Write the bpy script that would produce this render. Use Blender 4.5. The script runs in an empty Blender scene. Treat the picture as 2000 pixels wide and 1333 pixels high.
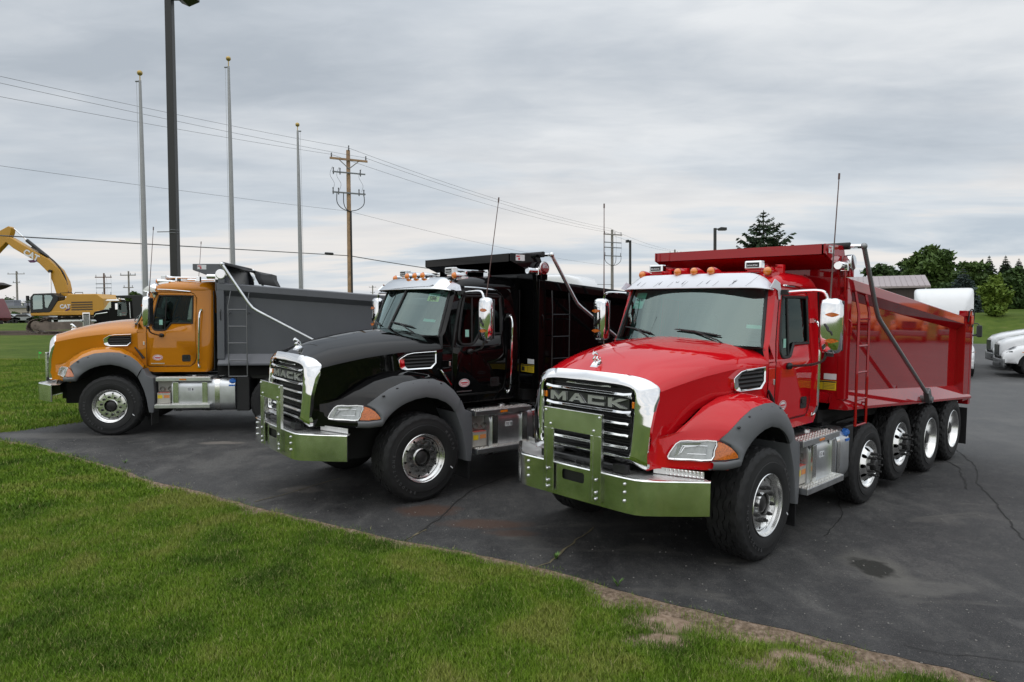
import bpy, bmesh, math, random
import numpy as np
from mathutils import Vector, Matrix, noise as mnoise

random.seed(7); RNG = np.random.default_rng(11)
SC = bpy.context.scene; COL = SC.collection
R_ = math.radians

# ---------------------------------------------------------------- camera
CAMH = 2.5009
PITCH, ROLL = R_(1.9123), R_(-0.3713)
cam = bpy.data.cameras.new('camera'); cam.sensor_width = 36.0; cam.lens = 24.0
cam.clip_start = 0.1; cam.clip_end = 4000
camo = bpy.data.objects.new('camera', cam); COL.objects.link(camo)
camo.matrix_world = Matrix.Translation((0, 0, CAMH)) @ Matrix.Rotation(math.pi/2 - PITCH, 4, 'X') @ Matrix.Rotation(ROLL, 4, 'Z')
SC.camera = camo

# ---------------------------------------------------------------- world (overcast sky)
SUN_EL, SUN_AZ = R_(48), R_(205)
W = bpy.data.worlds.new('World'); SC.world = W; W.use_nodes = True
W.cycles.sampling_method = 'NONE'      # an even overcast sky needs no importance map
nt = W.node_tree; N = nt.nodes; LK = nt.links
for n in list(N): N.remove(n)
def wn(t, **k):
    n = N.new(t)
    for a, b in k.items(): setattr(n, a, b)
    return n
out = wn('ShaderNodeOutputWorld'); bg = wn('ShaderNodeBackground'); bg.inputs[1].default_value = 0.1
sky = wn('ShaderNodeTexSky', sky_type='NISHITA', sun_disc=False); sky.sun_elevation = SUN_EL; sky.sun_rotation = SUN_AZ
sky.air_density = 1.0; sky.dust_density = 2.0
tc = wn('ShaderNodeTexCoord'); sep = wn('ShaderNodeSeparateXYZ'); LK.new(tc.outputs['Generated'], sep.inputs[0])
def wmath(op, a, b=None, clamp=False):
    n = wn('ShaderNodeMath', operation=op); n.use_clamp = clamp
    for i, s in enumerate((a, b)):
        if s is None: continue
        if isinstance(s, (int, float)): n.inputs[i].default_value = s
        else: LK.new(s, n.inputs[i])
    return n.outputs[0]
zpos = wmath('MAXIMUM', sep.outputs[2], 0.0)
den = wmath('ADD', zpos, 0.085)
px = wmath('DIVIDE', sep.outputs[0], den); py = wmath('DIVIDE', sep.outputs[1], den)
cmb = wn('ShaderNodeCombineXYZ'); LK.new(px, cmb.inputs[0]); LK.new(py, cmb.inputs[1])
def wnoise(scale, detail, rough, dist, loc=(0, 0, 0), sc=(1, 1, 1)):
    mp = wn('ShaderNodeMapping'); mp.inputs['Location'].default_value = loc; mp.inputs['Scale'].default_value = sc
    mp.inputs['Rotation'].default_value = (0, 0, R_(14))
    LK.new(cmb.outputs[0], mp.inputs[0])
    n = wn('ShaderNodeTexNoise'); n.inputs['Scale'].default_value = scale; n.inputs['Detail'].default_value = detail
    n.inputs['Roughness'].default_value = rough; n.inputs['Distortion'].default_value = dist
    LK.new(mp.outputs[0], n.inputs['Vector']); return n.outputs[0]
def wramp(fac, stops):
    r = wn('ShaderNodeValToRGB'); e = r.color_ramp.elements
    while len(e) < len(stops): e.new(0.5)
    for el, (p, c) in zip(e, stops): el.position = p; el.color = (*c, 1)
    LK.new(fac, r.inputs[0]); return r.outputs[0]
def wmix(fac, a, b, mode='MIX'):
    m = wn('ShaderNodeMix', data_type='RGBA', blend_type=mode)
    if isinstance(fac, (int, float)): m.inputs[0].default_value = fac
    else: LK.new(fac, m.inputs[0])
    LK.new(a, m.inputs[6]); LK.new(b, m.inputs[7]); return m.outputs[2]
n1 = wnoise(0.55, 6, 0.52, 0.35, (3.1, 0.7, 0), (0.75, 1.15, 1))
n2 = wnoise(1.9, 5, 0.52, 0.3, (1.7, 4.2, 0), (0.55, 1.2, 1))
n4 = wnoise(5.5, 5, 0.6, 0.6, (2.2, 0.4, 0), (0.6, 1.1, 1))
nn = wmath('ADD', wmath('ADD', wmath('MULTIPLY', n1, 0.62), wmath('MULTIPLY', n2, 0.27)), wmath('MULTIPLY', n4, 0.11))
cl = wramp(nn, [(0.37, (0.40, 0.44, 0.485)), (0.45, (0.49, 0.527, 0.568)), (0.515, (0.58, 0.610, 0.640)), (0.59, (0.70, 0.718, 0.732))])
# low bank of small blue-grey clouds against a pale warm horizon
n3 = wnoise(0.8, 6, 0.55, 0.4, (5.2, 1.3, 0), (0.5, 1.0, 1))
hz = wramp(n3, [(0.40, (0.46, 0.52, 0.585)), (0.485, (0.60, 0.64, 0.68)), (0.54, (0.74, 0.715, 0.695)), (0.64, (0.80, 0.755, 0.715))])
elev = sep.outputs[2]
hf = wramp(elev, [(0.0, (1, 1, 1)), (0.10, (0.9, 0.9, 0.9)), (0.17, (0.4, 0.4, 0.4)), (0.26, (0, 0, 0))])
cloud = wmix(hf, cl, hz)
haze = wramp(elev, [(0.0, (1, 1, 1)), (0.05, (0.35, 0.35, 0.35)), (0.09, (0, 0, 0))])
hcol = wn('ShaderNodeRGB'); hcol.outputs[0].default_value = (0.70, 0.70, 0.71, 1)
cloud = wmix(wmath('MULTIPLY', haze, 0.75), cloud, hcol.outputs[0])
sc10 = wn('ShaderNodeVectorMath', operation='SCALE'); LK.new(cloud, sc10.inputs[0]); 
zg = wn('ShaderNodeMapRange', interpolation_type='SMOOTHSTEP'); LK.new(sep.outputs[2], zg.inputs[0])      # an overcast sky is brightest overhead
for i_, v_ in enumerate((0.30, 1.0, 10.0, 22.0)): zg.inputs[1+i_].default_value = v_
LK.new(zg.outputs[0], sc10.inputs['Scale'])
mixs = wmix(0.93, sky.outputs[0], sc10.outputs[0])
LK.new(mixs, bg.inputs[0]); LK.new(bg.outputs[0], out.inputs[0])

sun = bpy.data.lights.new('sun', 'SUN'); sun.energy = 0.55; sun.angle = R_(150); sun.color = (1.0, 0.96, 0.9)
suno = bpy.data.objects.new('sun', sun); COL.objects.link(suno)
_sd = Vector((math.sin(SUN_AZ)*math.cos(SUN_EL), math.cos(SUN_AZ)*math.cos(SUN_EL), math.sin(SUN_EL)))
suno.rotation_euler = (-_sd).to_track_quat('-Z', 'Y').to_euler(); suno.location = (0, 0, 40)

vs = SC.view_settings; vs.view_transform = 'Standard'; vs.look = 'None'; vs.exposure = 0.22; vs.gamma = 1.0; vs.use_curve_mapping = False
SC.cycles.max_bounces = 8; SC.cycles.transparent_max_bounces = 12; SC.cycles.use_denoising = True
SC.cycles.glossy_bounces = 4; SC.cycles.diffuse_bounces = 3

# ---------------------------------------------------------------- pixel helper (photo is 2000 x 1333) and terrain
F_ = 2000*24/36.0
GX, GY = -0.01535, 0.01943
def ray(u, v):
    c, s = math.cos(ROLL), math.sin(ROLL); u0, v0 = u-1000, v-666.5
    a = c*u0+s*v0; b = -s*u0+c*v0; cp, sp = math.cos(PITCH), math.sin(PITCH)
    return Vector((a/F_, cp-(b/F_)*sp, -sp-(b/F_)*cp))
def at(u, v, D):                      # the point at distance D along the ground direction y that this pixel shows
    d = ray(u, v); return Vector((0, 0, CAMH)) + d*(D/d.y)
_CTRL = [(x, y, GX*x+GY*y) for x, y in [(0, 8), (-7, 14), (2, 8), (5, 12), (-2, 10), (0, 4), (-5, 6), (3, 5), (-9, 12), (6, 8), (8, 14), (-4, 20), (3, 16), (-3, 14), (-8, 8), (6, 4), (0, 0), (-5, 2), (4, 1), (9, 7)]]
_CTRL += [(-24, 34, .95), (-33, 46, 1.32), (-39, 60, 1.50), (-30, 53, 1.4), (-50, 75, 1.75), (-90, 120, 2.2), (-200, 300, 2.4), (0, 120, 2.2), (0, 300, 2.4), (0, 60, 1.1), (15, 24, -.05),
          (20, 30, -.30), (24, 31, -.28), (27, 37, -.05), (33, 44, .42), (37, 46, .5), (46, 62, 2.75), (40, 62, 2.7), (60, 80, 3.3), (85, 110, 3.0), (150, 150, 4), (200, 300, 4), (0, -30, -.6), (-40, -10, -.2), (40, -10, -.9), (40, 20, -.5), (-40, 20, .8), (12, 40, .4)]
def _pl(X, Y): return GX*np.clip(X, -50, 50)+GY*np.clip(Y, -30, 110)
_CT = np.array(_CTRL); _CR = _CT[:, 2]-_pl(_CT[:, 0], _CT[:, 1])
def gza(X, Y):
    X = np.asarray(X, float); Y = np.asarray(Y, float)
    d2 = (X[..., None]-_CT[:, 0])**2+(Y[..., None]-_CT[:, 1])**2+1e-6
    w = 1/d2**1.6
    return _pl(X, Y)+(w*_CR).sum(-1)/w.sum(-1)
def gz(x, y): return float(gza(x, y))

# ---------------------------------------------------------------- materials
_M = {}
def mat(name, col=(.5, .5, .5), rough=.5, metal=0., coat=0., var=0., vs_=4., bump=0., bs=60., spec=.5, em=None, tr=0., crough=.03, bdist=.01):
    if name in _M: return _M[name]
    m = bpy.data.materials.new(name); m.use_nodes = True; t = m.node_tree; p = t.nodes['Principled BSDF']
    p.inputs['Base Color'].default_value = (*col, 1); p.inputs['Roughness'].default_value = rough; p.inputs['Metallic'].default_value = metal
    p.inputs['Coat Weight'].default_value = coat; p.inputs['Coat Roughness'].default_value = crough; p.inputs['Specular IOR Level'].default_value = spec
    if tr: p.inputs['Transmission Weight'].default_value = tr
    if em: p.inputs['Emission Color'].default_value = (*em[0], 1); p.inputs['Emission Strength'].default_value = em[1]
    if var or bump:
        tc = t.nodes.new('ShaderNodeTexCoord')
    if var:
        n = t.nodes.new('ShaderNodeTexNoise'); n.inputs['Scale'].default_value = vs_; n.inputs['Detail'].default_value = 6; n.inputs['Roughness'].default_value = .6
        t.links.new(tc.outputs['Object'], n.inputs['Vector'])
        r = t.nodes.new('ShaderNodeMapRange'); r.inputs[1].default_value = .25; r.inputs[2].default_value = .75; r.inputs[3].default_value = 1-var; r.inputs[4].default_value = 1+var
        t.links.new(n.outputs[0], r.inputs[0])
        s = t.nodes.new('ShaderNodeVectorMath'); s.operation = 'SCALE'; s.inputs[0].default_value = col; t.links.new(r.outputs[0], s.inputs['Scale'])
        t.links.new(s.outputs[0], p.inputs['Base Color'])
        r2 = t.nodes.new('ShaderNodeMapRange'); r2.inputs[3].default_value = max(.02, rough*(1-var*.6)); r2.inputs[4].default_value = min(1, rough*(1+var*.6)); t.links.new(n.outputs[0], r2.inputs[0]); t.links.new(r2.outputs[0], p.inputs['Roughness'])
    if bump:
        n = t.nodes.new('ShaderNodeTexNoise'); n.inputs['Scale'].default_value = bs; n.inputs['Detail'].default_value = 3
        t.links.new(tc.outputs['Object'], n.inputs['Vector'])
        b = t.nodes.new('ShaderNodeBump'); b.inputs['Strength'].default_value = bump; b.inputs['Distance'].default_value = bdist
        t.links.new(n.outputs[0], b.inputs['Height']); t.links.new(b.outputs[0], p.inputs['Normal'])
    m['_'] = 1; del m['_']; _M[name] = m; return m
def glass(name, tint=(.75, .85, .82), ior=1.5, extra=.06, rough=.0, dark=1.):
    if name in _M: return _M[name]
    m = bpy.data.materials.new(name); m.use_nodes = True; t = m.node_tree; t.nodes.remove(t.nodes['Principled BSDF'])
    o = t.nodes['Material Output']; tr = t.nodes.new('ShaderNodeBsdfTransparent'); tr.inputs[0].default_value = (tint[0]*dark, tint[1]*dark, tint[2]*dark, 1)
    g = t.nodes.new('ShaderNodeBsdfGlossy'); g.inputs['Roughness'].default_value = rough; g.inputs[0].default_value = (.80, 1, .96, 1)
    f = t.nodes.new('ShaderNodeFresnel'); f.inputs[0].default_value = ior
    a = t.nodes.new('ShaderNodeMath'); a.operation = 'ADD'; a.use_clamp = True; a.inputs[1].default_value = extra; t.links.new(f.outputs[0], a.inputs[0])
    mx = t.nodes.new('ShaderNodeMixShader'); t.links.new(a.outputs[0], mx.inputs[0]); t.links.new(tr.outputs[0], mx.inputs[1]); t.links.new(g.outputs[0], mx.inputs[2]); t.links.new(mx.outputs[0], o.inputs[0])
    _M[name] = m; return m
def tread_plate(name, col=(.78, .78, .77)):
    if name in _M: return _M[name]
    m = mat(name, col, .3, 1., var=.12, vs_=9); t = m.node_tree; p = t.nodes['Principled BSDF']
    tc = t.nodes.new('ShaderNodeTexCoord'); hs = []
    for ang, off in ((45, 0), (-45, 1.6)):
        mp = t.nodes.new('ShaderNodeMapping'); mp.inputs['Rotation'].default_value = (0, 0, R_(ang)); mp.inputs['Scale'].default_value = (1, 2.4, 1); mp.inputs['Location'].default_value = (off, off, 0)
        t.links.new(tc.outputs['Object'], mp.inputs[0])
        v = t.nodes.new('ShaderNodeTexVoronoi'); v.inputs['Scale'].default_value = 22; v.inputs['Randomness'].default_value = .0; t.links.new(mp.outputs[0], v.inputs['Vector'])
        r = t.nodes.new('ShaderNodeMapRange'); r.inputs[1].default_value = .18; r.inputs[2].default_value = .34; r.inputs[3].default_value = 1; r.inputs[4].default_value = 0; t.links.new(v.outputs['Distance'], r.inputs[0]); hs.append(r)
    a = t.nodes.new('ShaderNodeMath'); a.operation = 'MAXIMUM'; t.links.new(hs[0].outputs[0], a.inputs[0]); t.links.new(hs[1].outputs[0], a.inputs[1])
    b = t.nodes.new('ShaderNodeBump'); b.inputs['Strength'].default_value = 1; b.inputs['Distance'].default_value = .006
    t.links.new(a.outputs[0], b.inputs['Height']); t.links.new(b.outputs[0], p.inputs['Normal']); return m

CHROME = mat('chrome', (.84, .85, .86), .06, 1., var=.05, vs_=3)
STEEL = mat('polished_steel', (.82, .83, .81), .20, 1., var=.35, vs_=2.5, bump=.06, bs=5)
ALU = mat('brushed_aluminium', (.72, .73, .74), .32, 1., var=.18, vs_=6)
ALUW = mat('polished_aluminium', (.84, .84, .83), .24, 1., var=.10, vs_=8)
TANK = mat('tank_aluminium', (.66, .68, .70), .38, 1., var=.2, vs_=3)
TREAD = tread_plate('tread_plate')
TYRE = mat('tyre_rubber', (.0095, .0095, .010), .68, var=.25, vs_=7, bump=.25, bs=140, bdist=.004)
BLACKP = mat('black_plastic', (.012, .012, .013), .5, var=.2, vs_=10)
BLACKM = mat('black_frame_paint', (.009, .009, .010), .42, var=.25, vs_=5)
DARK = mat('dark_void', (.004, .004, .004), .9)
FLARE = mat('grey_plastic', (.115, .12, .128), .55, var=.08, vs_=3, bump=.1, bs=300, bdist=.001)
AMBER = mat('amber_lens', (.75, .20, .01), .12, coat=1., spec=.6)
AMBERD = mat('amber_dark_lens', (.55, .13, .015), .15, coat=1., var=.5, vs_=60)
LENS = mat('headlamp_reflector', (.40, .42, .43), .35, .35, coat=1., var=.3, vs_=14, bump=.12, bs=10, bdist=.01)
WHITE = mat('white_paint', (.78, .79, .80), .28, coat=.8, var=.03, vs_=2)
FILM = mat('white_protective_film', (.70, .71, .76), .38, var=.04, vs_=3)
INK = mat('dark_print', (.03, .03, .04), .5)
REDINK = mat('red_print', (.55, .03, .05), .5)
BLUE = mat('blue_plastic', (.03, .16, .55), .4)
YELLOW = mat('yellow_label', (.72, .52, .02), .45)
LABELW = mat('white_label', (.72, .73, .75), .5, var=.05, vs_=30)
GREENPAPER = mat('green_paper', (.32, .62, .52), .6, var=.05, vs_=20)
LIME = mat('lime_paper', (.60, .72, .06), .6)
WGLASS = glass('windshield_glass', (.50, .70, .66), 1.5, .135)
SGLASS = glass('side_glass', (.30, .36, .33), 1.28, .0)
SEAT = mat('seat_fabric', (.10, .105, .115), .85, var=.2, vs_=20)
DASH = mat('dashboard', (.19, .24, .23), .8, var=.15, vs_=8)
GREYTXT = mat('tyre_lettering', (.075, .075, .078), .7)

# ---------------------------------------------------------------- mesh builder
def sub(a, b): return (a[0]-b[0], a[1]-b[1], a[2]-b[2])
class MB:
    def __init__(s): s.v = []; s.f = []; s.m = []
    def add(s, vs, fs, mi=0):
        o = len(s.v); s.v += [tuple(v) for v in vs]
        for f in fs: s.f.append(tuple(i+o for i in f)); s.m.append(mi)
        return s
    def box(s, c, d, mi=0, R=None):
        h = [x/2 for x in d]; vs = []
        for x in (-1, 1):
            for y in (-1, 1):
                for z in (-1, 1):
                    p = Vector((x*h[0], y*h[1], z*h[2]))
                    if R is not None: p = R @ p
                    vs.append((p[0]+c[0], p[1]+c[1], p[2]+c[2]))
        return s.add(vs, [(0, 1, 3, 2), (4, 6, 7, 5), (0, 4, 5, 1), (2, 3, 7, 6), (0, 2, 6, 4), (1, 5, 7, 3)], mi)
    def bx(s, x0, x1, y0, y1, z0, z1, mi=0): return s.box(((x0+x1)/2, (y0+y1)/2, (z0+z1)/2), (abs(x1-x0), abs(y1-y0), abs(z1-z0)), mi)
    def grid(s, rows, mi=0, cu=False, cv=False, cap=False):
        n = len(rows); k = len(rows[0]); vs = [p for r in rows for p in r]; fs = []
        for i in range(n if cu else n-1):
            for j in range(k if cv else k-1):
                a, b = i, (i+1) % n; c, d = j, (j+1) % k
                fs.append((a*k+c, a*k+d, b*k+d, b*k+c))
        if cap: fs.append(tuple(range(k))[::-1]); fs.append(tuple((n-1)*k+j for j in range(k)))
        return s.add(vs, fs, mi)
    def tube(s, pts, r, n=8, mi=0, closed=False, caps=True):
        P = [Vector(p) for p in pts]; rs = r if isinstance(r, (list, tuple)) else [r]*len(P); rows = []; prev = None
        for i, p in enumerate(P):
            a = P[(i-1) % len(P)] if (i or closed) else p; b = P[(i+1) % len(P)] if (i < len(P)-1 or closed) else p
            t = (b-a).normalized()
            if prev is None:
                up = Vector((0, 0, 1)) if abs(t.z) < .9 else Vector((1, 0, 0)); u = t.cross(up).normalized()
            else: u = (prev - t*prev.dot(t)).normalized()
            prev = u; w = t.cross(u)
            rows.append([tuple(p+(u*math.cos(q)+w*math.sin(q))*rs[i]) for q in (2*math.pi*k/n for k in range(n))])
        return s.grid(rows, mi, cu=closed, cv=True, cap=caps and not closed)
    def lathe(s, prof, o, axis='x', n=32, mi=0, sgn=1, mod=None, cap=False):
        rows = []
        for j, (a, r) in enumerate(prof):
            row = []
            for k in range(n):
                q = 2*math.pi*k/n; rr = r if mod is None else mod(j, k, r); da = 0.
                if isinstance(rr, tuple): rr, da = rr
                c, d = rr*math.cos(q), rr*math.sin(q)
                p = {'x': ((a+da)*sgn, c, d), 'y': (c, a*sgn, d), 'z': (c, d, a*sgn)}[axis]
                row.append((o[0]+p[0], o[1]+p[1], o[2]+p[2]))
            rows.append(row)
        return s.grid(rows, mi, cv=True, cap=cap)
    def prism(s, poly, axis, a, b, mi=0):
        mk = {'x': lambda p, q: (q, p[0], p[1]), 'y': lambda p, q: (p[0], q, p[1]), 'z': lambda p, q: (p[0], p[1], q)}[axis]
        n = len(poly); vs = [mk(p, a) for p in poly]+[mk(p, b) for p in poly]
        fs = [tuple(range(n))[::-1], tuple(range(n, 2*n))]+[(i, (i+1) % n, n+(i+1) % n, n+i) for i in range(n)]
        return s.add(vs, fs, mi)
    def panel(s, outer, holes, fn, cuts=(), mi=0, thick=None):
        bm = bmesh.new(); loops = [outer]+list(holes)
        for lp in loops:
            v = [bm.verts.new((p[0], p[1], 0)) for p in lp]
            for i in range(len(v)): bm.edges.new((v[i], v[(i+1) % len(v)]))
        bmesh.ops.triangle_fill(bm, use_beauty=True, use_dissolve=False, edges=bm.edges[:])
        for co, no in cuts: bmesh.ops.bisect_plane(bm, geom=bm.verts[:]+bm.edges[:]+bm.faces[:], plane_co=(*co, 0), plane_no=(*no, 0))
        bm.normal_update()
        for f in bm.faces:
            if f.normal.z < 0: f.normal_flip()
        bm.verts.index_update()
        vs = [fn(v.co.x, v.co.y) for v in bm.verts]; fs = [tuple(v.index for v in f.verts) for f in bm.faces]; bm.free()
        s.add(vs, fs, mi)
        if thick is not None:
            vs2 = [(v[0]+thick[0], v[1]+thick[1], v[2]+thick[2]) for v in vs]; s.add(vs2, [f[::-1] for f in fs], mi)
            for lp in loops:
                k = len(lp); a = [fn(*p) for p in lp]; b = [(v[0]+thick[0], v[1]+thick[1], v[2]+thick[2]) for v in a]
                s.add(a+b, [(i, (i+1) % k, k+(i+1) % k, k+i) for i in range(k)], mi)
        return s
    def ellip(s, c, r, n=12, k=8, mi=0):
        rows = []
        for i in range(k+1):
            t = math.pi*i/k
            rows.append([(c[0]+r[0]*math.sin(t)*math.cos(q), c[1]+r[1]*math.sin(t)*math.sin(q), c[2]+r[2]*math.cos(t)) for q in (2*math.pi*j/n for j in range(n))])
        return s.grid(rows, mi, cv=True)
    def build(s, name, mats, parent=None, mirror=False, smooth=35, bevel=0, label=None, clean=True, solid=0, segs=2):
        me = bpy.data.meshes.new(name); vs = s.v; fs = s.f
        if mirror: vs = [(-v[0], v[1], v[2]) for v in vs]; fs = [f[::-1] for f in fs]
        me.from_pydata(vs, [], fs)
        if not isinstance(mats, (list, tuple)): mats = [mats]
        for m in mats: me.materials.append(m)
        me.polygons.foreach_set('material_index', s.m)
        if clean:
            bm = bmesh.new(); bm.from_mesh(me); bmesh.ops.remove_doubles(bm, verts=bm.verts, dist=1e-5)
            if clean == 2: bmesh.ops.recalc_face_normals(bm, faces=bm.faces)
            bm.to_mesh(me); bm.free()
        if smooth:
            me.polygons.foreach_set('use_smooth', [True]*len(me.polygons)); me.set_sharp_from_angle(angle=R_(smooth))
        me.update()
        o = bpy.data.objects.new(name, me); COL.objects.link(o)
        if parent: o.parent = parent
        if solid:
            md = o.modifiers.new('solid', 'SOLIDIFY'); md.thickness = solid; md.offset = -1
        if bevel:
            md = o.modifiers.new('bevel', 'BEVEL'); md.width = bevel; md.segments = segs; md.limit_method = 'ANGLE'; md.angle_limit = R_(40); md.harden_normals = True
        if label: o['label'] = label
        return o
def tag(o, label, cat, group=None, kind=None):
    if label: o['label'] = label
    if cat: o['category'] = cat
    if group: o['group'] = group
    if kind: o['kind'] = kind
    return o
def empty(name, loc=(0, 0, 0), rz=0, label=None, cat=None, group=None, M=None):
    o = bpy.data.objects.new(name, None); COL.objects.link(o); o.empty_display_size = .3
    if M is not None: o.matrix_world = M
    else: o.location = loc; o.rotation_euler = (0, 0, rz)
    tag(o, label, cat, group); return o
def copy_tree(o, parent=None):
    c = o.copy(); COL.objects.link(c)
    if parent: c.parent = parent
    for ch in list(o.children): copy_tree(ch, c)
    return c
_TX = {}
def text2d(s, size=1., bold=0., align='CENTER'):
    k = (s, bold, align)
    if k not in _TX:
        cu = bpy.data.curves.new('t', 'FONT'); cu.body = s; cu.size = 1; cu.align_x = align; cu.align_y = 'CENTER'; cu.offset = bold; cu.resolution_u = 3; cu.fill_mode = 'FRONT'
        ob = bpy.data.objects.new('t', cu); COL.objects.link(ob); dg = bpy.context.evaluated_depsgraph_get()
        me = bpy.data.meshes.new_from_object(ob.evaluated_get(dg)); vs = [(v.co.x, v.co.y) for v in me.vertices]; fs = [tuple(p.vertices) for p in me.polygons]
        bpy.data.objects.remove(ob); bpy.data.curves.remove(cu); bpy.data.meshes.remove(me); _TX[k] = (vs, fs)
    vs, fs = _TX[k]; return [(x*size, y*size) for x, y in vs], fs
def smooth_path(pts, n=6, closed=False):
    P = [Vector(p) for p in pts]; out = []; L = len(P)
    for i in range(L if closed else L-1):
        p0 = P[(i-1) % L] if (i or closed) else P[0]; p1 = P[i]; p2 = P[(i+1) % L]; p3 = P[(i+2) % L] if (i < L-2 or closed) else P[-1]
        for k in range(n):
            t = k/n; out.append(tuple(.5*((2*p1)+(p2-p0)*t+(2*p0-5*p1+4*p2-p3)*t*t+(3*p1-p0-3*p2+p3)*t**3)))
    if not closed: out.append(tuple(P[-1]))
    return out
def lerp(tab, x):
    if x <= tab[0][0]: return tab[0][1]
    for (a, b), (c, d) in zip(tab, tab[1:]):
        if x <= c: return b+(d-b)*(x-a)/(c-a)
    return tab[-1][1]
def rrect(x0, x1, y0, y1, r, n=4):
    out = []
    for cx, cy, a0 in ((x1-r, y1-r, 0), (x0+r, y1-r, 90), (x0+r, y0+r, 180), (x1-r, y0+r, 270)):
        for k in range(n+1):
            q = R_(a0+90*k/n); out.append((cx+r*math.cos(q), cy+r*math.sin(q)))
    return out
def circ(cx, cy, r, n=20): return [(cx+r*math.cos(2*math.pi*k/n), cy+r*math.sin(2*math.pi*k/n)) for k in range(n)]

# ---------------------------------------------------------------- dump trucks (local x = driver side, y = rearward from the steer axle, z = up)
LET = {'M': ([(0, 0), (0, 1), (.45, 1), (.95, .48), (1.45, 1), (1.9, 1), (1.9, 0), (1.48, 0), (1.48, .55), (.95, .02), (.42, .55), (.42, 0)], []),
       'A': ([(0, 0), (.72, 1), (1.18, 1), (1.9, 0), (1.42, 0), (1.25, .24), (.65, .24), (.48, 0)], [[(.79, .44), (1.11, .44), (.95, .70)]]),
       'C': ([(0, 0), (0, 1), (1.8, 1), (1.8, .72), (.45, .72), (.45, .28), (1.8, .28), (1.8, 0)], []),
       'K': ([(0, 0), (0, 1), (.45, 1), (.45, .64), (1.2, 1), (1.88, 1), (.92, .53), (1.92, 0), (1.24, 0), (.45, .40), (.45, 0)], [])}
def mack(mb, x0, x1, z0, h, y, t, mi=0):
    gap = (x1-x0)*.04; w = ((x1-x0)-3*gap)/4
    for i, ch in enumerate('MACK'):
        o, hs = LET[ch]; xs = x0+i*(w+gap)
        fn = lambda a, b: (xs+a/1.9*w, y, z0+b*h)
        mb.panel(o[::-1], hs, fn, mi=mi, thick=(0, t, 0))
    return mb

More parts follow.
